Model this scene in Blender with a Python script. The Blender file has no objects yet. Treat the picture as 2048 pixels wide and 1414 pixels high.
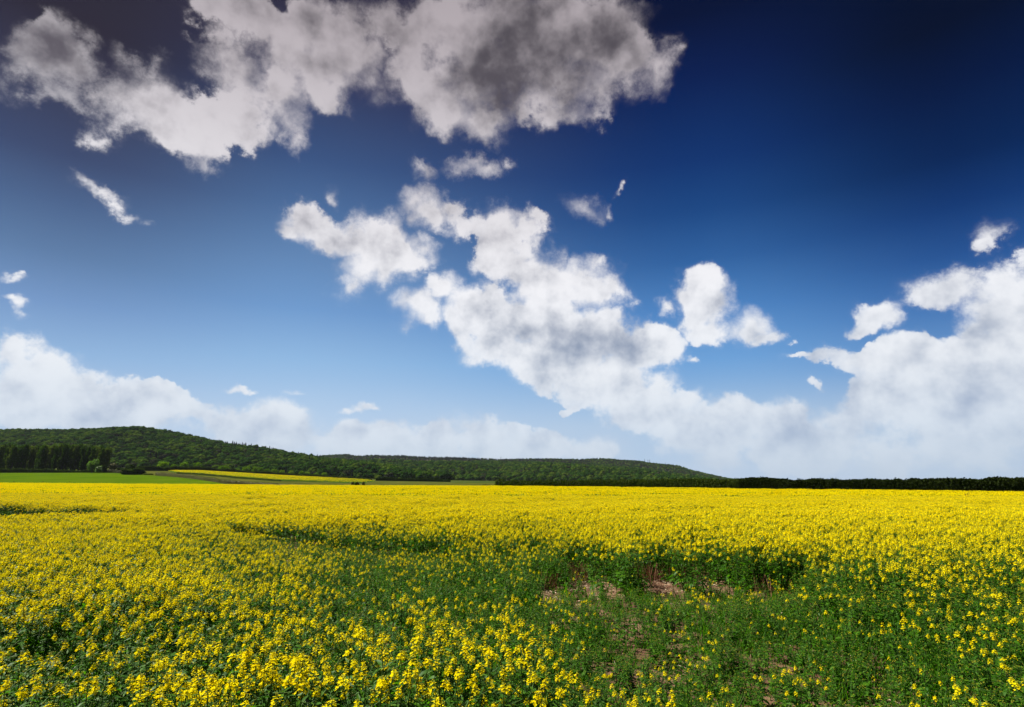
import bpy, math, random
import numpy as np

# ---------------------------------------------------------------- camera, sun, exposure
scene = bpy.context.scene
EYE = 2.0                                   # the photographer's eye height over the field
FPX = 1138.0                                # focal length in pixels of the 2048 wide photograph (20 mm lens)
TILT = math.atan(256.0 / FPX)               # camera tipped up, true horizon on row 963
cam_data = bpy.data.cameras.new("camera")
cam_data.sensor_width = 36.0
cam_data.lens = FPX * 36.0 / 2048.0
cam_data.clip_start = 0.05
cam_data.clip_end = 20000.0
cam = bpy.data.objects.new("camera", cam_data)
cam.location = (0.0, 0.0, EYE)
cam.rotation_euler = (math.pi / 2 + TILT, 0.0, 0.0)
scene.collection.objects.link(cam)
scene.camera = cam

SUN_EL, SUN_AZ = math.radians(52.0), math.radians(-68.0)      # azimuth from +Y towards +X
sun_data = bpy.data.lights.new("sun", 'SUN')
sun_data.energy = 5.0
sun_data.angle = math.radians(0.5)
sun_data.color = (1.0, 0.95, 0.86)
sun = bpy.data.objects.new("sun", sun_data)
sun.rotation_euler = (math.pi / 2 - SUN_EL, 0.0, -SUN_AZ + math.pi)
scene.collection.objects.link(sun)

scene.view_settings.view_transform = 'Standard'
scene.view_settings.look = 'None'
EXPO = 1.05
scene.view_settings.exposure = EXPO
scene.view_settings.gamma = 1.0
scene.cycles.max_bounces = 6
scene.cycles.diffuse_bounces = 3
scene.cycles.glossy_bounces = 2
scene.cycles.transmission_bounces = 3
scene.cycles.transparent_max_bounces = 4
scene.cycles.volume_bounces = 0
scene.cycles.use_denoising = True


def pix_ray(px, py):
    """direction (world) through a point of the photograph"""
    dx, dy = (px - 1024.0) / FPX, (707.0 - py) / FPX
    c, s = math.cos(TILT), math.sin(TILT)
    return np.array([dx, c - dy * s, s + dy * c])


def pix_azel(px, py):
    d = pix_ray(px, py)
    d = d / np.linalg.norm(d)
    return math.atan2(d[0], d[1]), math.asin(d[2])


# ---------------------------------------------------------------- sky
class Nodes:
    """small helper: node maths with python numbers or sockets"""
    def __init__(self, tree):
        self.t, self.n, self.l = tree, tree.nodes, tree.links

    def put(self, sock, v):
        if isinstance(v, bpy.types.NodeSocket):
            self.l.new(v, sock)
        elif v is not None:
            sock.default_value = v

    def m(self, op, a, b=None, c=None, clamp=False):
        n = self.n.new('ShaderNodeMath'); n.operation = op; n.use_clamp = clamp
        for k, v in enumerate((a, b, c)):
            self.put(n.inputs[k], v)
        return n.outputs[0]

    def v(self, op, a, b=None, c=None):
        n = self.n.new('ShaderNodeVectorMath'); n.operation = op
        for k, x in enumerate((a, b, c)):
            self.put(n.inputs[k], x)
        return n.outputs['Value'] if op in ('LENGTH', 'DOT_PRODUCT') else n.outputs['Vector']

    def xyz(self, x, y, z):
        n = self.n.new('ShaderNodeCombineXYZ')
        for k, v in enumerate((x, y, z)):
            self.put(n.inputs[k], v)
        return n.outputs[0]

    def sep(self, v):
        n = self.n.new('ShaderNodeSeparateXYZ'); self.put(n.inputs[0], v)
        return n.outputs

    def noise(self, vec, scale, detail=2.0, rough=0.5, lac=2.0, dim='3D', w=None, color=False):
        n = self.n.new('ShaderNodeTexNoise'); n.noise_dimensions = dim
        self.put(n.inputs['Vector'], vec)
        n.inputs['Scale'].default_value = scale
        n.inputs['Detail'].default_value = detail
        n.inputs['Roughness'].default_value = rough
        n.inputs['Lacunarity'].default_value = lac
        return n.outputs['Color'] if color else n.outputs[0]

    def step(self, v, a, b, lo=0.0, hi=1.0, smooth=True):
        n = self.n.new('ShaderNodeMapRange')
        n.interpolation_type = 'SMOOTHSTEP' if smooth else 'LINEAR'
        n.clamp = True
        for k, x in enumerate((v, a, b, lo, hi)):
            self.put(n.inputs[k], x)
        return n.outputs[0]

    def ramp(self, f, stops, interp='LINEAR'):
        n = self.n.new('ShaderNodeValToRGB'); self.put(n.inputs[0], f)
        cr = n.color_ramp; cr.interpolation = interp
        while len(cr.elements) < len(stops):
            cr.elements.new(0.5)
        for e, (p, c) in zip(cr.elements, stops):
            e.position = p
            e.color = (c[0], c[1], c[2], 1.0)
        return n.outputs[0]

    def mix(self, f, a, b, mode='MIX'):
        n = self.n.new('ShaderNodeMix'); n.data_type = 'RGBA'; n.blend_type = mode
        self.put(n.inputs[0], f)
        for k, v in ((6, a), (7, b)):
            self.put(n.inputs[k], (v[0], v[1], v[2], 1.0) if isinstance(v, (tuple, list)) else v)
        return n.outputs[2]


def srgb(r, g, b):
    f = lambda c: (c / 255.0 / 12.92) if c <= 10.3 else ((c / 255.0 + 0.055) / 1.055) ** 2.4
    return (f(r), f(g), f(b))

# cumulus: (column, row, half width, half height, strength) of every puff, turned into azimuth and elevation below
PUFFS = [
    # long upper left cloud, from the left edge down to its low tip and up again to the top
    (92, 118, 105, 95, 1.5), (20, 165, 55, 40, .7), (90, 185, 60, 32, .8), (165, 185, 75, 65, 1.3), (225, 205, 75, 75, 1.3), (300, 205, 88, 82, 1.5),
    (262, 130, 60, 30, .55), (330, 128, 40, 22, .45), (345, 245, 70, 55, 1.2), (405, 235, 65, 60, 1.1), (410, 305, 45, 45, .9), (480, 240, 95, 75, 1.4), (425, 335, 30, 22, .6),
    (455, 130, 65, 60, .9), (530, 165, 95, 80, 1.3), (610, 130, 105, 75, 1.5), (400, 10, 60, 40, .8), (470, 30, 90, 55, 1.2),
    (560, 30, 100, 60, 1.2), (650, 45, 110, 60, .9), (690, 100, 90, 70, 1.1), (640, 200, 55, 45, .7), (590, 285, 30, 32, .7), (590, 245, 40, 40, .5), (385, 80, 35, 15, .4),
    # great grey cloud at the top
    (780, 60, 90, 70, 1.0), (740, 150, 60, 50, .5), (870, 70, 110, 90, 1.2), (850, 170, 75, 80, 1.0), (890, 225, 75, 55, 1.0), (970, 245, 70, 48, .9), (1000, 120, 150, 125, 1.8), (1000, 30, 150, 90, 1.2),
    (1110, 60, 130, 110, 1.6), (1120, 160, 120, 85, 1.4), (1200, 30, 110, 80, 1.3), (1225, 110, 95, 85, 1.3), (1190, 210, 60, 45, .8), (1310, 140, 48, 62, .75), (1310, 180, 30, 28, .5), (770, 195, 60, 30, .4), (1265, 190, 40, 35, .5),
    # scraps
    (190, 283, 36, 30, .6), (180, 375, 40, 18, .6), (215, 395, 45, 22, .8), (255, 425, 38, 16, .6), (300, 442, 22, 10, .35), (150, 355, 15, 9, .3), (670, 383, 26, 30, .55),
    (925, 340, 46, 34, .9), (965, 335, 40, 30, .8), (1012, 316, 24, 20, .5), (850, 342, 32, 24, .6), (855, 372, 22, 20, .4), (1170, 405, 54, 30, .62), (1218, 405, 14, 20, .5), (1235, 366, 14, 12, .45),
    (1285, 20, 20, 14, .3),
    # middle diagonal clouds
    (603, 443, 58, 44, 1.3), (655, 475, 55, 40, 1.1), (705, 480, 62, 44, 1.2), (762, 462, 58, 52, 1.3), (780, 510, 78, 52, 1.3), (842, 500, 48, 38, 1.0), (730, 545, 70, 48, 1.0), (700, 585, 42, 30, .7),
    (828, 400, 50, 42, .9), (865, 430, 58, 40, .9), (930, 452, 54, 34, .9), (825, 610, 52, 48, .8), (855, 635, 35, 25, .5), (800, 645, 20, 12, .35), (885, 565, 48, 36, .8), (905, 600, 22, 16, .5),
    (1015, 470, 72, 58, 1.4), (1060, 465, 42, 40, 1.0), (1000, 520, 62, 52, 1.1), (1065, 550, 82, 58, 1.3), (1120, 590, 90, 55, 1.3), (1185, 555, 62, 45, 1.1), (1210, 590, 50, 40, .9), (1258, 602, 26, 22, .5),
    (950, 625, 82, 62, 1.4), (1010, 640, 88, 62, 1.4), (1090, 655, 110, 65, 1.5), (1190, 670, 120, 55, 1.5), (1295, 690, 78, 46, 1.3), (1020, 700, 100, 52, 1.1), (1130, 730, 120, 55, 1.2), (1220, 765, 120, 60, 1.2), (1375, 720, 25, 12, .35),
    (1290, 810, 110, 60, 1.1), (1370, 795, 50, 30, .7), (920, 680, 25, 25, .5),
    (1395, 580, 50, 46, 1.2), (1425, 610, 46, 50, 1.1), (1400, 640, 56, 52, 1.1), (1335, 615, 26, 28, .6), (1458, 585, 14, 26, .5), (1448, 662, 40, 26, .6), (1495, 650, 42, 44, .8), (1530, 672, 40, 24, .7), (1575, 688, 16, 10, .3),
    # right hand bank
    (1755, 632, 68, 42, .95), (1720, 655, 35, 20, .5), (1980, 478, 54, 34, .6), (1880, 570, 95, 45, .85), (1830, 575, 55, 28, .4), (1990, 590, 85, 70, 1.1), (2060, 580, 80, 80, 1.2), (1950, 645, 50, 40, .7), (2040, 660, 90, 70, 1.1),
    (1600, 715, 50, 12, .5), (1660, 712, 70, 26, .8), (1740, 725, 85, 34, .95), (1830, 715, 100, 55, 1.1), (1930, 725, 120, 70, 1.2), (2050, 740, 120, 90, 1.2), (1625, 768, 22, 16, .4), (1720, 800, 45, 45, .9),
    (1790, 800, 110, 70, 1.1), (1680, 840, 70, 45, .9), (1900, 830, 140, 80, 1.1), (2040, 850, 120, 90, 1.0), (1460, 840, 85, 55, 1.1), (1555, 840, 85, 55, 1.1), (1400, 860, 120, 55, 1.0), (1620, 880, 110, 45, .9), (1520, 900, 200, 60, .8), (1800, 910, 260, 70, .8),
    # left hand bank
    (15, 548, 45, 14, .6), (25, 600, 34, 16, .7), (48, 612, 26, 24, .8), (58, 636, 20, 16, .6), (10, 700, 60, 40, 1.0), (60, 730, 85, 55, 1.2), (130, 760, 85, 52, 1.2), (210, 785, 85, 50, 1.2), (300, 800, 85, 46, 1.2), (370, 825, 65, 42, 1.1), (60, 810, 160, 60, 1.0), (220, 840, 200, 50, .9),
    (472, 778, 26, 9, .6), (494, 772, 22, 11, .8), (512, 779, 16, 6, .5), (590, 784, 32, 9, .45), (698, 826, 24, 13, .8), (724, 816, 22, 15, .9), (740, 823, 16, 10, .7), (450, 845, 75, 42, .9), (545, 830, 75, 44, 1.1), (600, 850, 60, 42, 1.0), (520, 880, 140, 45, .8), (700, 870, 70, 30, .7), (795, 865, 60, 26, .8), (870, 865, 70, 26, .7), (760, 900, 190, 40, .8), (1138, 820, 24, 9, .6), (1156, 817, 16, 9, .6), (1010, 900, 150, 40, .5), (930, 845, 110, 40, .35), (1010, 870, 140, 40, .5), (900, 888, 260, 44, .6), (1090, 895, 220, 40, .6), (690, 885, 120, 36, .6),
]
# where the clouds are thick and their undersides lie in their own shade
SHADES = [
    (95, 95, 70, 60, 1.0), (140, 140, 70, 55, .8), (300, 205, 70, 55, .75), (330, 230, 50, 40, .4), (620, 130, 60, 45, .4), (480, 250, 70, 30, .25), (590, 60, 90, 40, .45), (760, 50, 80, 60, .4),
    (980, 150, 110, 75, 1.2), (1060, 40, 120, 80, 1.0), (1130, 130, 120, 80, 1.0), (1220, 90, 80, 80, 1.0), (900, 90, 80, 60, .4), (1170, 190, 90, 40, .5), (1010, 200, 80, 45, .6),
    (600, 465, 40, 20, .35), (720, 500, 70, 30, .35), (790, 560, 70, 30, .4), (1000, 500, 70, 35, .4), (1060, 560, 70, 35, .3), (1000, 640, 60, 35, .4), (1090, 685, 110, 38, .8), (1210, 698, 110, 28, .9), (1050, 660, 60, 25, .4),
    (1330, 845, 80, 30, .7), (1500, 860, 90, 30, .4), (1620, 880, 90, 25, .5), (1900, 780, 90, 40, .4), (1990, 650, 80, 40, .3), (1740, 850, 60, 25, .5), (1990, 860, 120, 50, .3),
    (110, 800, 130, 30, .35), (250, 850, 200, 35, .5), (560, 875, 110, 35, .4), (1400, 610, 40, 30, .25),
]


def puff_row(p):
    px, py, rx, ry, w = p
    az, el = pix_azel(px, py)
    a0, _ = pix_azel(px - rx, py); a1, _ = pix_azel(px + rx, py)
    _, e0 = pix_azel(px, py + ry); _, e1 = pix_azel(px, py - ry)
    return az, el, (a1 - a0) / 2, (e1 - e0) / 2, w


world = bpy.data.worlds.new("World")
scene.world = world
world.use_nodes = True
world.cycles.sampling_method = 'NONE'          # no sun disc in this sky: surfaces find it by bouncing
N = Nodes(world.node_tree)
world.node_tree.nodes.clear()
co = N.n.new('ShaderNodeTexCoord')
dirv = N.v('NORMALIZE', co.outputs['Generated'])
dx_, dy_, dz_ = N.sep(dirv)
az_s = N.m('ARCTAN2', dx_, dy_)
el_s = N.m('ARCSINE', dz_)
azel = N.xyz(az_s, el_s, 0.0)

# billows: the puff outlines are bent by a many octave noise that grows with elevation
amp = N.step(el_s, 0.05, 0.75, 0.068, 0.150, smooth=False)
n_warp = N.noise(dirv, 13.0, 8.0, 0.59, 2.1, color=True)
warp = N.v('MULTIPLY', N.v('SUBTRACT', n_warp, (0.5, 0.5, 0.5)), N.xyz(amp, amp, 0.0))
p0 = N.v('ADD', azel, warp)
p1 = N.v('MULTIPLY_ADD', warp, (0.45, 0.45, 0.0), azel)
n_fine = N.noise(N.v('ADD', dirv, (3.1, 1.7, 0.4)), 15.0, 8.0, 0.61, 2.1)
n_soft = N.noise(N.v('ADD', dirv, (7.7, 2.7, 1.4)), 9.0, 3.0, 0.5)
SUNWARD = (-.020, 0.004, .026)
n_l0 = N.noise(N.v('ADD', dirv, (3.1, 1.7, 0.4)), 24.0, 3.0, 0.55, 2.1)
n_l1 = N.noise(N.v('ADD', dirv, tuple(a + b * .8 for a, b in zip((3.1, 1.7, 0.4), SUNWARD))), 24.0, 3.0, 0.55, 2.1)
n_l2 = N.noise(N.v('ADD', dirv, (1.1, 4.7, 2.4)), 8.5, 2.0, 0.5)
n_l3 = N.noise(N.v('ADD', dirv, tuple(a + b * 1.7 for a, b in zip((1.1, 4.7, 2.4), SUNWARD))), 8.5, 2.0, 0.5)
rim = N.m('MULTIPLY_ADD', N.m('SUBTRACT', n_l1, n_l0), 1.2, N.m('MULTIPLY', N.m('SUBTRACT', n_l3, n_l2), 1.3))
n_edge = N.noise(N.v('ADD', dirv, (5.2, 0.3, 9.4)), 11.0, 2.0, 0.5)
soft = N.m('MULTIPLY', N.step(el_s, 0.10, 0.6, 0.30, 0.75, smooth=False), N.step(n_edge, 0.32, 0.68, 0.35, 1.9))
er = N.m('MULTIPLY_ADD', n_fine, 3.1, -0.55)
WARP_MAX = 0.06


def puffs(G, p, rows):
    """soft ellipses, part summed and part the largest; every ellipse's own coordinates follow from the one before"""
    acc, big, q, last = None, None, p, (0.0, 0.0, 1.0, 1.0)
    for az, el, ra, re, w in rows:
        a0, e0, ra0, re0 = last
        q = G.v('MULTIPLY_ADD', q, (ra0 / ra, re0 / re, 0.0), ((a0 - az) / ra, (e0 - el) / re, 0.0))
        last = (az, el, ra, re)
        g = G.m('MAXIMUM', G.m('MULTIPLY_ADD', G.v('LENGTH', q), -w, w), 0.0)
        acc = g if acc is None else G.m('ADD', acc, g)
        big = g if big is None else G.m('MAXIMUM', big, g)
    return G.m('MULTIPLY_ADD', acc, 0.3, G.m('MULTIPLY', big, 0.7))


# clear sky: the physical sky, graded to the deep polarised blue of the photograph
STR = 0.10
OUT = STR * 2.0 ** EXPO                      # the colours below are those of the photograph, the exposure taken off again
sky = N.n.new('ShaderNodeTexSky')
sky.sky_type = 'NISHITA'
sky.sun_disc = False
sky.sun_elevation = SUN_EL
sky.sun_rotation = SUN_AZ
sky.altitude = 100.0
sky.dust_density = 0.6
sky.ozone_density = 1.5
COLUMNS = [
    (100, [(20, (46, 43, 58)), (120, (54, 54, 76)), (300, (62, 76, 112)), (400, (76, 101, 142)), (500, (94, 125, 167)), (600, (117, 152, 199)), (700, (144, 180, 220)), (850, (178, 203, 232))]),
    (640, [(20, (48, 46, 68)), (150, (50, 56, 90)), (320, (58, 84, 130)), (420, (76, 109, 156)), (520, (98, 135, 182)), (620, (112, 155, 206)), (720, (144, 184, 225)), (850, (180, 207, 236))]),
    (1400, [(20, (5, 17, 52)), (150, (8, 30, 80)), (320, (15, 52, 112)), (420, (26, 71, 132)), (520, (48, 98, 160)), (620, (78, 132, 194)), (720, (110, 162, 216)), (850, (162, 194, 226))]),
    (1950, [(20, (3, 14, 42)), (150, (3, 23, 64)), (300, (5, 37, 86)), (400, (16, 56, 116)), (500, (36, 82, 146)), (600, (64, 114, 178)), (720, (108, 154, 206)), (850, (160, 188, 218))]),
]
eln = N.m('DIVIDE', el_s, 0.8)
clear, last_az = None, None
for px, stops in COLUMNS:
    col = N.ramp(eln, sorted((max(0.0, min(1.0, pix_azel(px, py)[1] / 0.8)), srgb(*c)) for py, c in stops))
    a = pix_azel(px, 420)[0]
    clear = col if clear is None else N.mix(N.step(az_s, last_az, a), clear, col)
    last_az = a
# the physical sky's own slow change over the dome stays in, its mean level divided out
own = N.m('DIVIDE', N.v('DOT_PRODUCT', sky.outputs[0], (0.2, 0.4, 0.4)), 1.0)
clear = N.v('MULTIPLY', clear, (1 / OUT,) * 3)
hz = N.m('MULTIPLY', N.step(el_s, 0.0, 0.18, 1.0, 0.0), N.m('MULTIPLY_ADD', n_soft, 1.1, 0.20), clamp=True)
clear = N.mix(hz, clear, tuple(c / OUT for c in srgb(190, 206, 226)))
dim = N.step(el_s, 0.28, 0.84, 0.0, 1.0)
lit = N.mix(dim, N.ramp(eln, [(0.0, srgb(192, 207, 224)), (0.10, srgb(216, 226, 238)), (0.22, srgb(236, 240, 246)), (0.42, srgb(246, 246, 250)), (1.0, srgb(236, 230, 236))]), srgb(174, 165, 170))
dark = N.mix(dim, N.ramp(eln, [(0.0, srgb(184, 202, 222)), (0.12, srgb(160, 177, 203)), (0.3, srgb(136, 150, 174)), (0.6, srgb(114, 110, 122)), (1.0, srgb(108, 100, 110))]), srgb(78, 74, 81))
lit = N.v('MULTIPLY', lit, (1 / OUT,) * 3)
dark = N.v('MULTIPLY', dark, (1 / OUT,) * 3)
thin = N.m('MULTIPLY_ADD', n_soft, 0.9, -0.32)
base_shade = N.m('ADD', N.m('ADD', rim, thin), N.step(az_s, 0.22, 0.62, 0.0, 0.16))


def background(col):
    b = N.n.new('ShaderNodeBackground')
    N.put(b.inputs[0], col)
    b.inputs[1].default_value = STR
    return b.outputs[0]


PUFF = [(a, e, ra * 1.16, re * 1.16, w) for a, e, ra, re, w in map(puff_row, PUFFS)]
SHADE = [(a, e, ra * 1.5, re * 1.5, w) for a, e, ra, re, w in map(puff_row, SHADES)]


def patch(pf, sh):
    """the sky of one patch of the dome: clear blue with the puffs that reach into it"""
    if not pf:
        return background(clear)
    t = bpy.data.node_groups.new("sky_patch", 'ShaderNodeTree')
    for nm in ("Puff", "Shade"):
        t.interface.new_socket(nm, in_out='OUTPUT', socket_type='NodeSocketFloat')
    for nm in ("Bent", "Less bent"):
        t.interface.new_socket(nm, in_out='INPUT', socket_type='NodeSocketVector')
    G = Nodes(t)
    gi, go = t.nodes.new('NodeGroupInput'), t.nodes.new('NodeGroupOutput')
    G.put(go.inputs[0], puffs(G, gi.outputs[0], pf))
    G.put(go.inputs[1], puffs(G, gi.outputs[1], sh) if sh else 0.0)
    g = N.n.new('ShaderNodeGroup')
    g.node_tree = t
    N.put(g.inputs[0], p0)
    N.put(g.inputs[1], p1)
    D = N.m('MULTIPLY', g.outputs[0], er)
    alpha = N.m('MULTIPLY_ADD', N.step(D, 0.15, N.m('ADD', 0.15, soft)), 0.78, N.m('MULTIPLY', N.step(D, 0.02, 0.60), 0.20))
    thick = N.m('MULTIPLY', N.step(g.outputs[0], 0.5, 2.2), 0.42)
    s = N.m('MULTIPLY_ADD', g.outputs[1], N.m('MULTIPLY_ADD', n_soft, 1.1, 0.15), N.m('ADD', base_shade, thick))
    cloud = N.mix(N.step(s, -0.12, 1.45), lit, dark)
    return background(N.mix(alpha, clear, cloud))


def divide(a0, a1, e0, e1, pf, sh, depth):
    """halve the dome until few puffs are left in a patch"""
    reach = lambda r: (r[0] + r[2] + WARP_MAX > a0 and r[0] - r[2] - WARP_MAX < a1 and r[1] + r[3] + WARP_MAX > e0 and r[1] - r[3] - WARP_MAX < e1)
    pf, sh = [r for r in pf if reach(r)], [r for r in sh if reach(r)]
    if depth == 0 or len(pf) < 9:
        return patch(pf, sh)
    if a1 - a0 > (e1 - e0) * 1.6:
        c = (a0 + a1) / 2
        lo, hi, f = (a0, c, e0, e1), (c, a1, e0, e1), N.m('GREATER_THAN', az_s, c)
    else:
        c = (e0 + e1) / 2
        lo, hi, f = (a0, a1, e0, c), (a0, a1, c, e1), N.m('GREATER_THAN', el_s, c)
    mx = N.n.new('ShaderNodeMixShader')
    N.put(mx.inputs[0], f)
    N.l.new(divide(*lo, pf, sh, depth - 1), mx.inputs[1])
    N.l.new(divide(*hi, pf, sh, depth - 1), mx.inputs[2])
    return mx.outputs[0]


A_MAX, E_MAX = 0.95, 0.85
inside = N.m('MULTIPLY', N.m('LESS_THAN', N.m('ABSOLUTE', az_s), A_MAX), N.m('MULTIPLY', N.m('GREATER_THAN', el_s, -0.01), N.m('LESS_THAN', el_s, E_MAX)))
top = N.n.new('ShaderNodeMixShader')
N.put(top.inputs[0], inside)
N.l.new(background(clear), top.inputs[1])
N.l.new(divide(-A_MAX, A_MAX, 0.0, E_MAX, PUFF, SHADE, 6), top.inputs[2])
wo = N.n.new('ShaderNodeOutputWorld')
N.l.new(top.outputs[0], wo.inputs[0])

# ---------------------------------------------------------------- mesh helpers
rng = np.random.default_rng(7)
coll = scene.collection


class MB:
    """gathers vertices and faces of one mesh"""
    def __init__(self):
        self.v, self.f, self.m, self.n = [], [], [], 0

    def add(self, verts, faces, mat=0):
        verts = np.asarray(verts, float).reshape(-1, 3)
        faces = np.asarray(faces, int)
        self.v.append(verts)
        self.f.append(faces + self.n)
        self.m.append(np.full(len(faces), mat, int))
        self.n += len(verts)

    def merge(self, other, mat=0):
        for v, f in zip(other.v, [None] * len(other.v)):
            pass
        base = self.n
        for v in other.v:
            self.v.append(v)
        for f in other.f:
            self.f.append(f + base)
            self.m.append(np.full(len(f), mat, int))
        self.n += other.n

    def mesh(self, name, mats, smooth=False):
        me = bpy.data.meshes.new(name)
        V = np.concatenate(self.v)
        loops = np.concatenate([f.ravel() for f in self.f])
        tot = np.concatenate([np.full(len(f), f.shape[1], int) for f in self.f])
        start = np.concatenate(([0], np.cumsum(tot)[:-1]))
        me.vertices.add(len(V)); me.vertices.foreach_set("co", V.ravel())
        me.loops.add(len(loops)); me.loops.foreach_set("vertex_index", loops)
        me.polygons.add(len(tot)); me.polygons.foreach_set("loop_start", start)
        me.polygons.foreach_set("material_index", np.concatenate(self.m))
        if smooth:
            me.polygons.foreach_set("use_smooth", np.ones(len(tot), bool))
        for m in mats:
            me.materials.append(m)
        me.update(calc_edges=True)
        me.validate()
        return me


def link(name, me, parent=None, loc=None, rz=0.0, sc=None):
    o = bpy.data.objects.new(name, me)
    coll.objects.link(o)
    if parent is not None:
        o.parent = parent
    if loc is not None:
        o.location = loc
    o.rotation_euler = (0, 0, rz)
    if sc is not None:
        o.scale = sc
    return o


def tag(o, label=None, cat=None, group=None, kind=None):
    for k, v in (("label", label), ("category", cat), ("group", group), ("kind", kind)):
        if v:
            o[k] = v
    return o


def tube(mb, pts, rad, sides=6, mat=0, cap=True):
    pts = np.asarray(pts, float)
    rad = np.broadcast_to(np.asarray(rad, float), (len(pts),))
    rings = []
    for i, p in enumerate(pts):
        d = pts[min(i + 1, len(pts) - 1)] - pts[max(i - 1, 0)]
        d = d / (np.linalg.norm(d) + 1e-9)
        a = np.cross(d, (0.0, 0.0, 1.0) if abs(d[2]) < 0.9 else (1.0, 0.0, 0.0))
        a /= np.linalg.norm(a)
        b = np.cross(d, a)
        t = np.arange(sides) * 2 * math.pi / sides
        rings.append(p + rad[i] * (np.outer(np.cos(t), a) + np.outer(np.sin(t), b)))
    V = np.concatenate(rings)
    F = []
    for i in range(len(pts) - 1):
        for k in range(sides):
            k2 = (k + 1) % sides
            F.append((i * sides + k, i * sides + k2, (i + 1) * sides + k2, (i + 1) * sides + k))
    mb.add(V, F, mat)


def box(mb, c, s, mat=0, rz=0.0):
    x, y, z = np.asarray(s, float) / 2
    V = np.array([(i * x, j * y, k * z) for i in (-1, 1) for j in (-1, 1) for k in (-1, 1)])
    ca, sa = math.cos(rz), math.sin(rz)
    V = np.stack([V[:, 0] * ca - V[:, 1] * sa, V[:, 0] * sa + V[:, 1] * ca, V[:, 2]], 1) + np.asarray(c, float)
    mb.add(V, [(0, 1, 3, 2), (4, 6, 7, 5), (0, 4, 5, 1), (2, 3, 7, 6), (0, 2, 6, 4), (1, 5, 7, 3)], mat)


def unit(a):
    return a / (np.linalg.norm(a, axis=-1, keepdims=True) + 1e-12)


def leaf_quads(mb, P, size, mat=0, up=0.0, r=rng, aspect=0.6):
    """one randomly turned leaf clump face at every point"""
    P = np.asarray(P, float)
    n = len(P)
    nrm = unit(r.normal(size=(n, 3)) + np.array([0, 0, up]))
    t = unit(np.cross(nrm, r.normal(size=(n, 3))))
    b = np.cross(nrm, t)
    s = (np.asarray(size) * r.uniform(0.6, 1.3, n))[:, None]
    q = np.stack([P - t * s, P + b * s * aspect + nrm * s * .15, P + t * s, P - b * s * aspect + nrm * s * .15], 1)
    mb.add(q.reshape(-1, 3), np.arange(4 * n).reshape(n, 4), mat)


# ---------------------------------------------------------------- materials
def material(name, build):
    m = bpy.data.materials.new(name)
    m.use_nodes = True
    g = Nodes(m.node_tree)
    m.node_tree.nodes.clear()
    out = g.n.new('ShaderNodeOutputMaterial')
    g.l.new(build(g), out.inputs[0])
    return m


def principled(g, col, rough=0.6, spec=0.3, normal=None):
    p = g.n.new('ShaderNodeBsdfPrincipled')
    g.put(p.inputs['Base Color'], (col[0], col[1], col[2], 1.0) if isinstance(col, (tuple, list)) else col)
    g.put(p.inputs['Roughness'], rough)
    g.put(p.inputs['Specular IOR Level'], spec)
    if normal is not None:
        g.put(p.inputs['Normal'], normal)
    return p.outputs[0]


def with_translucency(g, bsdf, col, f):
    t = g.n.new('ShaderNodeBsdfTranslucent')
    g.put(t.inputs[0], (col[0], col[1], col[2], 1.0) if isinstance(col, (tuple, list)) else col)
    mx = g.n.new('ShaderNodeMixShader')
    mx.inputs[0].default_value = f
    g.l.new(bsdf, mx.inputs[1]); g.l.new(t.outputs[0], mx.inputs[2])
    return mx.outputs[0]


def bump(g, h, strength, dist):
    b = g.n.new('ShaderNodeBump')
    b.inputs['Strength'].default_value = strength
    b.inputs['Distance'].default_value = dist
    g.put(b.inputs['Height'], h)
    return b.outputs[0]


def foliage(name, c0, c1, c2, scale, trans=0.25, rough=0.55, spec=0.25):
    """leaf colour that drifts from tree to tree and from clump to clump"""
    def build(g):
        tc = g.n.new('ShaderNodeTexCoord')
        oi = g.n.new('ShaderNodeObjectInfo')
        n = g.noise(g.v('ADD', tc.outputs['Object'], g.xyz(g.m('MULTIPLY', oi.outputs['Random'], 31.0), 0.0, 0.0)), scale, 3.0, 0.6)
        f = g.m('MULTIPLY_ADD', oi.outputs['Random'], 0.8, g.m('MULTIPLY_ADD', n, 0.8, -0.34), clamp=True)
        col = g.ramp(f, [(0.0, c0), (0.5, c1), (1.0, c2)])
        tcol = g.v('MULTIPLY', col, (1.6, 2.0, 0.7))
        return with_translucency(g, principled(g, col, rough, spec), tcol, trans)
    return material(name, build)


# ---------------------------------------------------------------- terrain heights
PXK = np.array([-500, 0, 200, 400, 560, 740, 1000, 1500, 2048, 2600], float)


def px_u(px, py=965.0):
    d = pix_ray(px, py)
    return d[0] / d[1]


U_K = np.array([px_u(p) for p in PXK])
CROP_TOP = 0.95
EDGE_D = np.array([180, 170, 165, 160, 155, 150, 130, 95, 75, 62], float)       # far edge of the rape field


def z_at(px, py, D):
    d = pix_ray(px, py)
    return EYE + D * d[2] / d[1]


EDGE_PY = [965, 966, 967, 968.5, 970, 971, 972, 978, 984, 989]
EDGE_Z = np.array([z_at(p, y, d) - CROP_TOP for p, y, d in zip(PXK, EDGE_PY, EDGE_D)])
Z350 = np.array([z_at(p, y, 350.0) for p, y in zip(PXK[:7], [948, 946, 945.5, 946, 955, 964, 967])] + [-0.4, -0.6, -0.8])
Z600 = np.array([z_at(p, y, 600.0) for p, y in zip(PXK[:7], [930, 932, 936, 940, 950, 958, 962])] + [-1.0, -1.5, -2.0])


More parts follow.
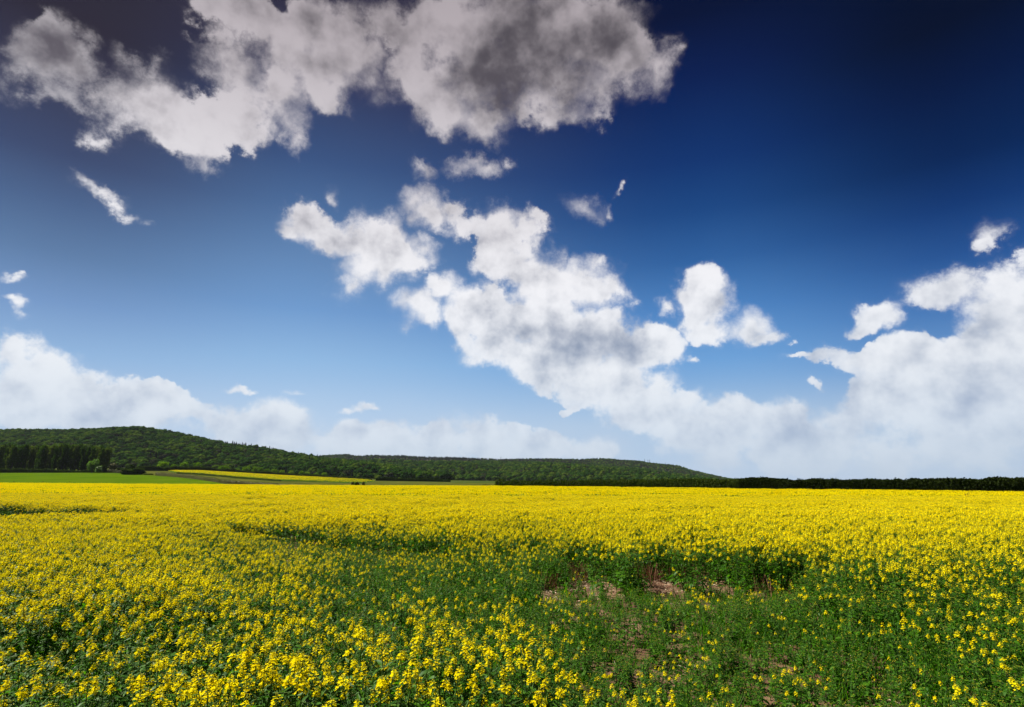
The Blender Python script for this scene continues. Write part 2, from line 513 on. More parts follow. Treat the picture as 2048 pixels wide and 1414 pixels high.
def H(x, y):
    """height of the ground"""
    x, y = np.asarray(x, float), np.asarray(y, float)
    u = np.clip(x / np.maximum(y, 5.0), U_K[0], U_K[-1])
    I = lambda k: np.interp(u, U_K, k)
    ed = I(EDGE_D)
    knots = [(np.full_like(ed, -1e5), np.zeros_like(ed)), (np.full_like(ed, 22.0), np.zeros_like(ed)), (ed, I(EDGE_Z)),
             (np.full_like(ed, 350.0), I(Z350)), (np.full_like(ed, 600.0), I(Z600)), (np.full_like(ed, 1e5), I(Z600))]
    z = np.zeros_like(ed)
    for (d0, z0), (d1, z1) in zip(knots[:-1], knots[1:]):
        t = np.clip((y - d0) / (d1 - d0), 0, 1)
        z = np.where((y >= d0) & (y < d1), z0 + (z1 - z0) * t, z)
    return z


def spot(px, D):
    """ground point in the direction of a column of the photograph, D metres out"""
    x = px_u(px) * D
    return np.array([x, D, float(H(x, D))])


def grid_mesh(name, us, ds, zfun, mat, smooth=True, u_of=None):
    """sheet over a fan of directions and distances"""
    U, Dm = np.meshgrid(us, ds, indexing='ij')
    X, Y = U * Dm, Dm
    Z = zfun(U, Dm, X, Y)
    nu, nd = len(us), len(ds)
    V = np.stack([X, Y, Z], -1).reshape(-1, 3)
    i, j = np.meshgrid(np.arange(nu - 1), np.arange(nd - 1), indexing='ij')
    a = (i * nd + j).ravel()
    F = np.stack([a, a + nd, a + nd + 1, a + 1], 1)
    mb = MB(); mb.add(V, F)
    return mb.mesh(name, [mat], smooth)


# ---------------------------------------------------------------- ground
def soil_build(g):
    tc = g.n.new('ShaderNodeTexCoord')
    p = tc.outputs['Object']
    n1 = g.noise(p, 1.3, 4.0, 0.6)
    n2 = g.noise(p, 38.0, 6.0, 0.65)
    n3 = g.noise(p, 0.35, 3.0, 0.5)
    c = g.mix(g.step(n2, 0.32, 0.70), (0.040, 0.020, 0.012), (0.175, 0.088, 0.052))
    c = g.mix(g.step(n1, 0.38, 0.68, 0.0, 0.6), c, (0.24, 0.145, 0.085))
    c = g.mix(g.step(n3, 0.50, 0.66, 0.0, 0.5), c, (0.16, 0.070, 0.040))
    return principled(g, c, 0.9, 0.15, bump(g, n2, 0.8, 0.03))


def far_ground_build(g):
    tc = g.n.new('ShaderNodeTexCoord')
    p = tc.outputs['Object']
    n1 = g.noise(p, 0.02, 4.0, 0.6)
    n2 = g.noise(p, 0.5, 5.0, 0.65)
    c = g.mix(g.step(n1, 0.4, 0.6), (0.032, 0.054, 0.010), (0.060, 0.070, 0.015))
    c = g.mix(g.step(n2, 0.35, 0.7, 0.0, 0.6), c, (0.035, 0.050, 0.012))
    return principled(g, c, 0.9, 0.0)


M_soil = material("red_brown_soil", soil_build)
M_rough = material("rough_grass", far_ground_build)

# one sheet from under the camera to beyond the hills; the soil of the field, rough grass past its far edge
az_list = np.radians(np.concatenate([np.arange(-180, -60, 8), np.arange(-60, 60.01, 1.0), np.arange(68, 181, 8)]))
r_list = np.concatenate([[0.02], np.geomspace(0.6, 9000.0, 130)])
A, R = np.meshgrid(az_list, r_list, indexing='ij')
GX, GY = R * np.sin(A), R * np.cos(A)
GZ = np.where(GY > 1.0, H(GX, GY), 0.0) - np.clip((R - 3500) / 5500, 0, 1) * 6.0
near = np.clip((30 - R) / 10, 0, 1)
GZ = GZ + near * 0.035 * (np.sin(GX * 5.1 + GY * 2.2) * np.sin(GY * 4.3 - GX * 1.7) + 0.6 * np.sin(GX * 11.0) * np.sin(GY * 9.0))
na, nr = A.shape
V = np.stack([GX, GY, GZ], -1).reshape(-1, 3)
ii, jj = np.meshgrid(np.arange(na - 1), np.arange(nr - 1), indexing='ij')
a0 = (ii * nr + jj).ravel()
mb = MB()
F = np.stack([a0, a0 + 1, a0 + nr + 1, a0 + nr], 1)
mb.add(V, F)
g_me = mb.mesh("ground", [M_soil, M_rough], True)
fc = V[F].mean(1)
uu = np.clip(fc[:, 0] / np.maximum(fc[:, 1], 5.0), U_K[0], U_K[-1])
far = (fc[:, 1] > np.interp(uu, U_K, EDGE_D) - 1.0) | (np.hypot(fc[:, 0], fc[:, 1]) > 260)
g_me.polygons.foreach_set("material_index", far.astype(int))
tag(link("ground", g_me), kind="structure")


def sheet(name, px0, px1, near_d, far_d, mat, lift, nu=70, nd=40):
    """a field or verge laid on the ground between two distance curves"""
    us = np.array([px_u(p) for p in np.linspace(px0, px1, nu)])
    pxs = np.linspace(px0, px1, nu)
    n_, f_ = np.interp(pxs, *zip(*near_d)), np.interp(pxs, *zip(*far_d))
    t = np.linspace(0, 1, nd)
    D = n_[:, None] * (1 - t) + f_[:, None] * t
    X, Y = us[:, None] * D, D
    Z = H(X, Y) + lift
    V = np.stack([X, Y, Z], -1).reshape(-1, 3)
    i, j = np.meshgrid(np.arange(nu - 1), np.arange(nd - 1), indexing='ij')
    a = (i * nd + j).ravel()
    mb = MB(); mb.add(V, np.stack([a, a + nd, a + nd + 1, a + 1], 1))
    return tag(link(name, mb.mesh(name, [mat], True)), kind="structure")


def green_build(g):
    tc = g.n.new('ShaderNodeTexCoord')
    p = tc.outputs['Object']
    n1 = g.noise(p, 0.05, 4.0, 0.6)
    n2 = g.noise(p, 2.2, 4.0, 0.7)
    rows = g.n.new('ShaderNodeTexWave')
    rows.inputs['Scale'].default_value = 0.12; rows.inputs['Distortion'].default_value = 1.2
    g.put(rows.inputs[0], p)
    c = g.mix(g.step(n1, 0.35, 0.65), (0.040, 0.084, 0.002), (0.070, 0.114, 0.004))
    c = g.mix(g.m('MULTIPLY', g.step(n2, 0.35, 0.7), 0.4), c, (0.024, 0.048, 0.002))
    c = g.mix(g.m('MULTIPLY', rows.outputs[1], 0.14), c, (0.085, 0.115, 0.008))
    return principled(g, c, 0.9, 0.0)


def verge_build(g):
    tc = g.n.new('ShaderNodeTexCoord')
    p = tc.outputs['Object']
    n1 = g.noise(p, 0.12, 5.0, 0.65)
    n2 = g.noise(p, 1.1, 5.0, 0.7)
    c = g.mix(g.step(n1, 0.38, 0.62), (0.040, 0.054, 0.008), (0.088, 0.086, 0.018))
    c = g.mix(g.m('MULTIPLY', g.step(n2, 0.4, 0.7), 0.65), c, (0.030, 0.042, 0.007))
    return principled(g, c, 0.9, 0.0)


M_green = material("young_cereal", green_build)
M_verge = material("tussocky_grass", verge_build)

sheet("green_field", -420, 446, [(-420, 186), (0, 176), (200, 171), (400, 166), (446, 164)], [(-420, 352), (250, 346), (262, 305), (300, 288), (350, 258), (400, 222), (446, 190)], M_green, 0.12)
sheet("grass_verge", 215, 1010, [(215, 348), (262, 306), (300, 290), (350, 262), (400, 226), (450, 196), (520, 182), (620, 172), (735, 160), (1010, 134)],
      [(215, 430), (345, 430), (400, 430), (560, 430), (735, 420), (1010, 330)], M_verge, 0.10, 110, 60)

# ---------------------------------------------------------------- wooded hills
def hill(name, prof, d_foot, d_ridge, d_back, tree_h, mat, lumps, shape=1.0, px0=None, px1=None, n=240, m=70, seed=3):
    """a ridge: its skyline is known column by column, it rises from d_foot to d_ridge and falls away behind"""
    r = np.random.default_rng(seed)
    xs, ys = zip(*prof)
    px0, px1 = px0 if px0 is not None else xs[0], px1 if px1 is not None else xs[-1]
    pxs = np.linspace(px0, px1, n)
    us = np.array([px_u(p) for p in pxs])
    dr = np.interp(pxs, *zip(*d_ridge)) if isinstance(d_ridge, list) else np.full(n, float(d_ridge))
    df = np.interp(pxs, *zip(*d_foot)) if isinstance(d_foot, list) else np.full(n, float(d_foot))
    top = np.array([z_at(p, y, d) for p, y, d in zip(pxs, np.interp(pxs, xs, ys), dr)]) - tree_h
    ph = r.uniform(0, 6.28, 8)

    def zf(u, D):
        k = np.interp(u, us, np.arange(n))
        d0, d1, zt = np.interp(u, us, df), np.interp(u, us, dr), np.interp(u, us, top)
        zb = H(u * D, D) - 3.0
        t = np.clip((D - d0) / (d1 - d0), 0, 1)
        s = t ** shape * (1 + 0.35 * (1 - t)) * 1.0
        s = np.minimum(s, 1.0)
        back = np.clip((D - d1) / (d_back - d1), 0, 1)
        s = np.where(D > d1, 1 - back ** 1.5, s)
        x, y = u * D, D
        w = lumps * np.sin(math.pi * np.clip(t, 0, 1)) * (np.sin(x / 61 + ph[0] + y / 190) + 0.6 * np.sin(x / 33 + ph[1]) + 0.7 * np.sin(y / 71 + x / 140 + ph[2]))
        return zb + (zt - zb) * s + np.where(D < d1, w, 0)
    ds = np.concatenate([np.linspace(df.min(), dr.max(), m), np.linspace(dr.max(), d_back, 16)[1:]])
    me = grid_mesh(name, us, ds, lambda U, Dm, X, Y: zf(U, Dm), mat)
    return tag(link(name, me), kind="structure"), zf, us, df, dr


def hill_build(g):
    tc = g.n.new('ShaderNodeTexCoord')
    n = g.noise(tc.outputs['Object'], 0.03, 4.0, 0.6)
    c = g.mix(g.step(n, 0.35, 0.7), (0.010, 0.018, 0.005), (0.022, 0.032, 0.009))
    return principled(g, c, 0.95, 0.05)


def moor_build(g):
    tc = g.n.new('ShaderNodeTexCoord')
    n = g.noise(tc.outputs['Object'], 0.02, 5.0, 0.65)
    c = g.mix(g.step(n, 0.35, 0.7), (0.034, 0.030, 0.022), (0.060, 0.055, 0.034))
    return principled(g, c, 0.95, 0.05)


M_hill = material("woodland_floor", hill_build)
M_moor = material("heather_moor", moor_build)

hill_near = hill("near_hill", [(-520, 866), (-200, 860), (0, 857), (100, 859), (200, 855), (265, 854), (330, 863), (420, 880), (512, 892), (570, 902), (640, 913), (720, 926), (800, 938), (900, 952), (1000, 963)],
                 620.0, 1050.0, 1500.0, 9.0, M_hill, 3.0, 1.0)
hill_mid = hill("middle_hill", [(480, 925), (600, 917), (700, 921), (800, 922), (900, 921), (1000, 922), (1100, 926), (1200, 930), (1280, 936), (1340, 945), (1400, 956), (1440, 963)],
                900.0, 1650.0, 2100.0, 9.0, M_hill, 3.5, 0.9, seed=5)
hill_far = hill("far_hill", [(480, 915), (600, 914), (645, 911), (690, 909), (720, 913), (735, 911), (800, 911), (830, 913.5), (900, 915), (960, 917), (1000, 919), (1040, 918), (1100, 918), (1150, 919), (1200, 917), (1225, 918),
                             (1240, 920), (1280, 922), (1300, 926), (1356, 931), (1380, 939), (1420, 949), (1455, 957), (1500, 963), (1560, 968)],
                1700.0, 2500.0, 3200.0, 5.0, M_moor, 2.0, 0.8, seed=9)

M_broad = foliage("broadleaf_crown", (0.011, 0.033, 0.005), (0.031, 0.073, 0.008), (0.094, 0.130, 0.015), 0.16, 0.15, 0.8, 0.0)
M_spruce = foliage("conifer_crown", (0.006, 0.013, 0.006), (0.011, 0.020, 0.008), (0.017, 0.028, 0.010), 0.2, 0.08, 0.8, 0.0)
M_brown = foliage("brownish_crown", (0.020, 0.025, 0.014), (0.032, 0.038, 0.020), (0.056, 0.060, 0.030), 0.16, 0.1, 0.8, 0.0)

_p = (1 + 5 ** 0.5) / 2


def icosphere(sub):
    V = unit(np.array([(-1, _p, 0), (1, _p, 0), (-1, -_p, 0), (1, -_p, 0), (0, -1, _p), (0, 1, _p), (0, -1, -_p), (0, 1, -_p), (_p, 0, -1), (_p, 0, 1), (-_p, 0, -1), (-_p, 0, 1)], float))
    F = np.array([(0, 11, 5), (0, 5, 1), (0, 1, 7), (0, 7, 10), (0, 10, 11), (1, 5, 9), (5, 11, 4), (11, 10, 2), (10, 7, 6), (7, 1, 8), (3, 9, 4), (3, 4, 2), (3, 2, 6), (3, 6, 8), (3, 8, 9), (4, 9, 5), (2, 4, 11), (6, 2, 10), (8, 6, 7), (9, 8, 1)])
    for _ in range(sub):
        cache, V2, F2 = {}, list(V), []

        def mid(a, b):
            k = (min(a, b), max(a, b))
            if k not in cache:
                m = V2[a] + V2[b]
                V2.append(m / np.linalg.norm(m)); cache[k] = len(V2) - 1
            return cache[k]
        for a, b, c in F:
            ab, bc, ca = mid(a, b), mid(b, c), mid(c, a)
            F2 += [(a, ab, ca), (b, bc, ab), (c, ca, bc), (ab, bc, ca)]
        V, F = np.array(V2), np.array(F2)
    return V, F


def lobes(r, n, rx, rz, spread=0.6):
    """centres and radii of the leaf masses of a crown"""
    c = unit(r.normal(size=(n, 3))) * r.uniform(0.25, 1, (n, 1)) ** 0.5 * spread
    c[:, 2] *= 0.9
    return c * np.array([rx, rx, rz]), r.uniform(0.38, 0.62, n)


def crown_points(r, n, cen, rad, rx, rz):
    k = r.integers(0, len(cen), n)
    d = unit(r.normal(size=(n, 3)))
    rr = rad[k] * r.uniform(0.55, 1.0, n) ** 0.5 * r.uniform(0.85, 1.12, n)
    return cen[k] + d * rr[:, None] * np.array([rx, rx, rz])


def crown_lump(seed, w=5.4, h=4.4, leaves=420, size=0.55):
    """a woodland crown seen from far off: an inner mass with leaf clumps all over it, foot at z = 0"""
    r = np.random.default_rng(seed)
    mb = MB()
    cen, rad = lobes(r, 9, w * .9, h * .8)
    V, F = icosphere(1)
    for c, q in zip(cen, rad):
        mb.add(V * np.array([w, w, h]) * q * 0.72 * r.uniform(0.85, 1.1, (len(V), 1)) + c + np.array([0, 0, h]), F)
    leaf_quads(mb, crown_points(r, leaves, cen, rad, w, h) + np.array([0, 0, h]), size, up=0.5, r=r)
    tube(mb, [(0, 0, -2.0), (0, 0, h)], 0.25, 5)
    return mb


def conifer_lump(seed, w=2.6, h=12.0):
    r = np.random.default_rng(seed)
    mb = MB()
    n = 340
    t = r.uniform(0.08, 1, n) ** 0.8
    a = r.uniform(0, 6.28, n)
    rr = w * (1 - t) * r.uniform(0.35, 1.05, n) + 0.1
    leaf_quads(mb, np.stack([np.cos(a) * rr, np.sin(a) * rr, t * h], 1), 0.55, up=0.4, r=r)
    V, F = icosphere(1)
    mb.add(V * np.array([w * .55, w * .55, h * .45]) * np.where(V[:, 2:3] > 0, np.array([[.6, .6, 1]]), 1) + np.array([0, 0, h * .45]), F)
    tube(mb, [(0, 0, -1.0), (0, 0, h * .9)], 0.16, 5)
    return mb


def source_collection(name, meshes):
    """mesh variants that a scattered mass draws from (kept out of the scene itself)"""
    c = bpy.data.collections.new(name)
    for k, me in enumerate(meshes):
        o = bpy.data.objects.new("%s_%02d" % (name, k), me)
        c.objects.link(o)
    return c


def scatter(name, P, rz, sc, kind_index, source, tilt=None):
    """ONE object of stuff: the variants of `source` stood on points P by geometry nodes"""
    n = len(P)
    me = bpy.data.meshes.new(name)
    me.vertices.add(n)
    me.vertices.foreach_set("co", np.asarray(P, float).ravel())
    rot = np.zeros((n, 3)); rot[:, 2] = rz
    if tilt is not None:
        rot[:, :2] = tilt
    a = me.attributes.new("turn", 'FLOAT_VECTOR', 'POINT'); a.data.foreach_set("vector", rot.ravel())
    sc = np.asarray(sc, float)
    sc3 = np.repeat(sc[:, None], 3, 1) if sc.ndim == 1 else sc
    a = me.attributes.new("size", 'FLOAT_VECTOR', 'POINT'); a.data.foreach_set("vector", sc3.ravel())
    a = me.attributes.new("variant", 'INT', 'POINT'); a.data.foreach_set("value", np.asarray(kind_index, int))
    o = link(name, me)
    t = bpy.data.node_groups.new(name, 'GeometryNodeTree')
    t.interface.new_socket("Geometry", in_out='INPUT', socket_type='NodeSocketGeometry')
    t.interface.new_socket("Geometry", in_out='OUTPUT', socket_type='NodeSocketGeometry')
    gi, go = t.nodes.new('NodeGroupInput'), t.nodes.new('NodeGroupOutput')
    ci = t.nodes.new('GeometryNodeCollectionInfo')
    ci.inputs['Collection'].default_value = source
    ci.inputs['Separate Children'].default_value = True
    ci.inputs['Reset Children'].default_value = True
    ip = t.nodes.new('GeometryNodeInstanceOnPoints')
    ip.inputs['Pick Instance'].default_value = True

    def attr(nm, ty):
        k = t.nodes.new('GeometryNodeInputNamedAttribute')
        k.data_type = ty
        k.inputs['Name'].default_value = nm
        return k.outputs[0]
    t.links.new(gi.outputs[0], ip.inputs['Points'])
    t.links.new(ci.outputs[0], ip.inputs['Instance'])
    t.links.new(attr("variant", 'INT'), ip.inputs['Instance Index'])
    e = t.nodes.new('FunctionNodeEulerToRotation')
    t.links.new(attr("turn", 'FLOAT_VECTOR'), e.inputs[0])
    t.links.new(e.outputs[0], ip.inputs['Rotation'])
    t.links.new(attr("size", 'FLOAT_VECTOR'), ip.inputs['Scale'])
    t.links.new(ip.outputs[0], go.inputs[0])
    o.modifiers.new("scatter", 'NODES').node_group = t
    return tag(o, kind="stuff")


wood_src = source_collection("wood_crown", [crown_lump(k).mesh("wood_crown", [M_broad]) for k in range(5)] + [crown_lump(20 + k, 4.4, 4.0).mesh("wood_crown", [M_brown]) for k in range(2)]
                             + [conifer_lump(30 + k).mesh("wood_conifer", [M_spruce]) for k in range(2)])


def wood(name, hl, spacing, d_lo, d_hi, conifer, label, brown=0.12, sc=1.0, seed=1, px_max=None, size_far=1.0):
    """trees all over a hill: `conifer(px, t)` is the chance of a conifer, t = 0 at the foot and 1 on the ridge"""
    o, zf, us, df, dr = hl
    r = np.random.default_rng(seed)
    P, rot, S, K = [], [], [], []
    D = d_lo
    while D < d_hi:
        w = (us[-1] - us[0]) * D
        cnt = int(w / spacing)
        u = us[0] + (us[-1] - us[0]) * (np.arange(cnt) + r.uniform(-.45, .45, cnt)) / cnt
        Dj = D + r.uniform(-.5, .5, cnt) * spacing
        d0, d1 = np.interp(u, us, df), np.interp(u, us, dr)
        t = (Dj - d0) / (d1 - d0)
        ok = (t > 0.0) & (t < 1.06)
        u, Dj, t = u[ok], Dj[ok], t[ok]
        z = zf(u, Dj)
        pxs = 1024 + FPX * 1.025 * u
        c = r.uniform(size=len(u)) < conifer(pxs, t)
        k = np.where(c, 7 + r.integers(0, 2, len(u)), np.where(r.uniform(size=len(u)) < brown, 5 + r.integers(0, 2, len(u)), r.integers(0, 5, len(u))))
        keep = z > H(u * Dj, Dj) - 2.0
        P.append(np.stack([u * Dj, Dj, z], 1)[keep]); K.append(k[keep])
        S.append((r.uniform(0.55, 1.45, len(u))  * np.where(c, .72, 1.0) * sc)[keep]); rot.append(r.uniform(0, 6.28, len(u))[keep])
        D += spacing * 0.9
    P, K, S, rot = map(np.concatenate, (P, K, S, rot))
    return tag(scatter(name, P, rot, S, K, wood_src), label, "woodland")


bell = lambda x, c, w: np.exp(-((x - c) / w) ** 2)
wood("near_hill_woodland", hill_near, 9.0, 620, 1075, lambda p, t: 0.01 + 0.45 * bell(p, 470, 50) * (t > .8) + 0.25 * ((p > 430) & (t > .85)), "dense dark green mixed woodland covering the hill on the left")
wood("middle_hill_woodland", hill_mid, 10.0, 900, 1680, lambda p, t: 0.04 + 0 * p, "lighter green broadleaved woodland on the lower middle slopes", brown=0.1, seed=2)
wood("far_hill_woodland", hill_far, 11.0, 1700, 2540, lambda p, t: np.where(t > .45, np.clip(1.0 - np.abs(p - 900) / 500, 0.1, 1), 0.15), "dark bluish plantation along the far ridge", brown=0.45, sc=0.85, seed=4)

# ---------------------------------------------------------------- single trees, hedges and bushes
def bark_build(g):
    tc = g.n.new('ShaderNodeTexCoord')
    n = g.noise(tc.outputs['Object'], 4.0, 5.0, 0.65)
    return principled(g, g.mix(n, (0.030, 0.022, 0.015), (0.095, 0.080, 0.060)), 0.9, 0.1)


M_bark = material("bark", bark_build)
M_row = foliage("row_tree_leaves", (0.050, 0.092, 0.008), (0.085, 0.140, 0.010), (0.125, 0.180, 0.016), 0.35, 0.35, 0.8, 0.0)
M_poplar = foliage("plantation_leaves", (0.026, 0.054, 0.008), (0.060, 0.096, 0.013), (0.130, 0.150, 0.032), 0.25, 0.2, 0.8, 0.0)
M_bright = foliage("fresh_leaves", (0.055, 0.10, 0.010), (0.080, 0.140, 0.014), (0.115, 0.175, 0.022), 0.5, 0.35, 0.6, 0.2)
M_hedge = foliage("hedge_leaves", (0.014, 0.025, 0.006), (0.026, 0.042, 0.008), (0.052, 0.070, 0.014), 0.45, 0.2, 0.8, 0.0)
M_shaded = foliage("shade_darkened_leaves", (0.006, 0.010, 0.003), (0.011, 0.018, 0.004), (0.022, 0.032, 0.007), 0.45, 0.08, 0.8, 0.0)  # darker copy of the hedge leaves: shade on the near face painted in
M_bank = foliage("hedge_bank_leaves", (0.032, 0.034, 0.008), (0.058, 0.058, 0.013), (0.100, 0.088, 0.022), 0.45, 0.2, 0.7, 0.1)


def tree_meshes(seed, h, w, base, mat, leaves, size, lobe_n=11, slim=False):
    """a trunk with limbs, and a crown of leaf clumps in several masses with gaps between them"""
    r = np.random.default_rng(seed)
    rz = (h - base) / 2
    cz = base + rz
    cen, rad = lobes(r, lobe_n, w, rz, 0.62)
    if slim:
        cen = np.stack([r.uniform(-.35, .35, lobe_n) * w, r.uniform(-.35, .35, lobe_n) * w, np.linspace(-.8, .75, lobe_n) * rz], 1)
        rad = r.uniform(.30, .48, lobe_n)
    tr = MB()
    lean = r.uniform(-.03, .03, 2) * h
    tube(tr, [(0, 0, -0.4), (0, 0, base * .6), (lean[0] * .5, lean[1] * .5, cz), (lean[0], lean[1], h - rz * .35)], [0.045 * h * .5, 0.035 * h * .5, 0.02 * h * .5, 0.006 * h], 7)
    for k in range(lobe_n):
        z0 = base * r.uniform(.75, 1.3)
        e = cen[k] + np.array([0, 0, cz])
        tube(tr, [(0, 0, min(z0, e[2] * .9)), (e * np.array([.5, .5, 1]) + np.array([0, 0, min(z0, e[2])])) * np.array([1, 1, .5]), e], [0.012 * h, 0.008 * h, 0.003 * h], 5)
    cr = MB()
    leaf_quads(cr, crown_points(r, leaves, cen, rad * (1.0 if not slim else 1.0), w, rz if not slim else w * 1.5) + np.array([0, 0, cz]), size, up=0.5, r=r)
    return tr.mesh("trunk", [M_bark]), cr.mesh("crown", [mat])


def place_tree(name, meshes, px, D, label, cat, group=None, sc=1.0, rz=0.0, scz=None):
    p = spot(px, D)
    t = link(name, None, loc=p, rz=rz, sc=(sc, sc, scz if scz is not None else sc))
    tag(t, label, cat, group)
    link("trunk", meshes[0], t)
    link("crown", meshes[1], t)
    return t


def m_px(n, D):
    """metres that n pixels of the photograph span at distance D"""
    return n * D / 1180.0


# the row of field trees beyond the second rape field
row_protos = [tree_meshes(100 + k, 8.0, 3.4, 1.0, M_row, 900, 0.36) for k in range(5)]
ROW = [(322, 920, 25), (343, 927, 16), (365, 921, 20), (392, 924, 22), (421, 936, 15), (444, 929, 26), (471, 936, 14), (490, 931, 20), (507, 932, 13), (519, 934, 14), (532, 936, 14), (546, 936, 13), (562, 938, 13), (581, 940, 14), (601, 941, 13), (614, 942, 12), (631, 944, 12), (648, 943, 16)]
side_words = ["leftmost and tallest of the row of field trees, with a broad round crown", "low tree tucked between the two tallest at the left end of the tree row", "tall round tree, third from the left in the row beyond the yellow field",
              "broad tree with a flat dark crown, fourth from the left in the field tree row", "low shrubby tree in the gap of the field tree row", "widest tree of the row, spreading low crown above the second yellow field",
              "small bush-like tree just right of the widest tree in the row", "upright round tree in the middle of the field tree row", "narrow tree against the upright round one in the field row"]
nth = ["first", "second", "third", "fourth", "fifth", "sixth", "seventh", "eighth", "ninth"]
for k, (px, py, wpx) in enumerate(ROW):
    D = 455.0 - 2.0 * (k % 3)
    p = spot(px, D)
    top = z_at(px, py, D)
    h = max(3.2, top - p[2])
    lab = side_words[k] if k < len(side_words) else "small round tree, %s in the low right hand half of the field tree row" % nth[k - 9]
    t = place_tree("field_tree", row_protos[k % 5], px, D, lab, "tree", "row of trees beyond the second yellow field", 1.0, k * 1.7)
    s = m_px(wpx, D) / 2 / 3.5
    t.scale = (s, s, h / 8.0)

# dark plantation on the left
pop_protos = [tree_meshes(200 + k, 17.0, 2.9, 1.2, M_poplar, 1500, 0.46, 13, True) for k in range(6)]
rr = random.Random(5)
where = ["at the far left of the tall dark plantation", "in the left part of the tall dark plantation", "in the middle of the tall dark plantation", "in the right part of the tall dark plantation", "at the right end of the tall dark plantation"]
n_front = 28
for k in range(n_front):
    px = -14 + k * (224.0 / (n_front - 1)) + rr.uniform(-2, 2)
    D = 362 + rr.uniform(-5, 5)
    top = z_at(px, 889 + rr.uniform(-3, 5) + (4 if k > 22 else 0) + max(0, px - 190) * .18, D)
    h = top - spot(px, D)[2]
    place_tree("plantation_tree", pop_protos[k % 6], px, D, "slender tall tree in the front rank " + where[min(4, max(0, int((px + 14) / 45)))], "tree", "front rank of the dark plantation, " + ["far left", "left", "middle", "right", "right end"][min(4, max(0, int((px + 14) / 45)))], h / 17.0, rr.uniform(0, 6.28))
for k in range(20):
    px = -10 + k * 11.2 + rr.uniform(-3, 3)
    D = 384 + rr.uniform(-6, 8)
    h = z_at(px, 887 + rr.uniform(-2, 4) + max(0, px - 190) * .15, D) - spot(px, D)[2]
    part = min(4, max(0, int((px + 14) / 45)))
    place_tree("plantation_tree", pop_protos[(k + 3) % 6], px, D, "tree top behind the front rank " + where[part], "tree", "back rank of the dark plantation, " + ["far left", "left", "middle", "right", "right end"][part], h / 17.0, rr.uniform(0, 6.28))

b = tree_meshes(300, 7.6, 3.0, 0.6, M_bright, 1300, 0.32)
place_tree("small_tree", b, 180.5, 336, "small bright green tree standing in front of the dark plantation", "tree", None, z_at(180.5, 915, 336) * 0 + (z_at(180.5, 915, 336) - spot(180.5, 336)[2]) / 7.6)


def bush_mesh(seed, w, d, h, n, size, mat, lumpy=0.25, core=True, boxy=False):
    r = np.random.default_rng(seed)
    mb = MB()
    V, F = icosphere(3)
    if boxy:
        V = np.sign(V) * np.abs(V) ** 0.62
    k = 1 + lumpy * 0.5 * (np.sin(V[:, 0] * 5 + seed) * np.sin(V[:, 1] * 4.3 + 1) + np.sin(V[:, 2] * 6 + V[:, 0] * 3))
    V = V * k[:, None] * np.array([w / 2, d / 2, h / 2]) * 0.92 + np.array([0, 0, h / 2])
    V[:, 2] = np.maximum(V[:, 2], -0.3)
    if core:
        mb.add(V, F)
    q = V[r.integers(0, len(V), n)] + r.normal(size=(n, 3)) * size * 0.55
    q = (q - np.array([0, 0, h / 2])) * r.uniform(.94, 1.06, (n, 1)) + np.array([0, 0, h / 2])
    leaf_quads(mb, q, size, up=0.4, r=r)
    return mb.mesh("bush", [mat])


def bush(px, D, wpx, py_top, label, mat=M_hedge, seed=1, lift=0.0, n=900, size=0.24, name="bush", cat="bush", group=None, depth=0.8, boxy=False):
    p = spot(px, D)
    h = z_at(px, py_top, D) - p[2]
    w = m_px(wpx, D)
    me = bush_mesh(seed, w, w * depth, max(0.6, h), n, size, mat, boxy=boxy)
    return tag(link(name, me, loc=p), label, cat, group)


bush(264, 300, 38, 937, "large dark clipped bush at the far edge of the green field", seed=2, n=2200, size=0.3, boxy=True)
bush(257, 306, 20, 929, "darker taller shrub rising behind the large clipped bush", seed=3, n=1000, size=0.3)
bush(295, 297, 16, 949.5, "small low clipped hedge piece just right of the large dark bush", seed=4, n=700, size=0.22, boxy=True, depth=.5)
bush(195, 346, 16, 932, "low sunlit shrub at the right foot of the plantation", M_bright, 6, n=700)
bush(204, 343, 8, 930, "small dark shrub beside the sunlit one at the plantation foot", seed=7, n=500)
bush(222, 420, 14, 926, "pale low shrub in the gap right of the plantation", M_bank, 8, n=600, size=.3)
bush(237, 418, 12, 935, "dark round shrub in the gap right of the plantation", seed=9, n=600, size=.3)


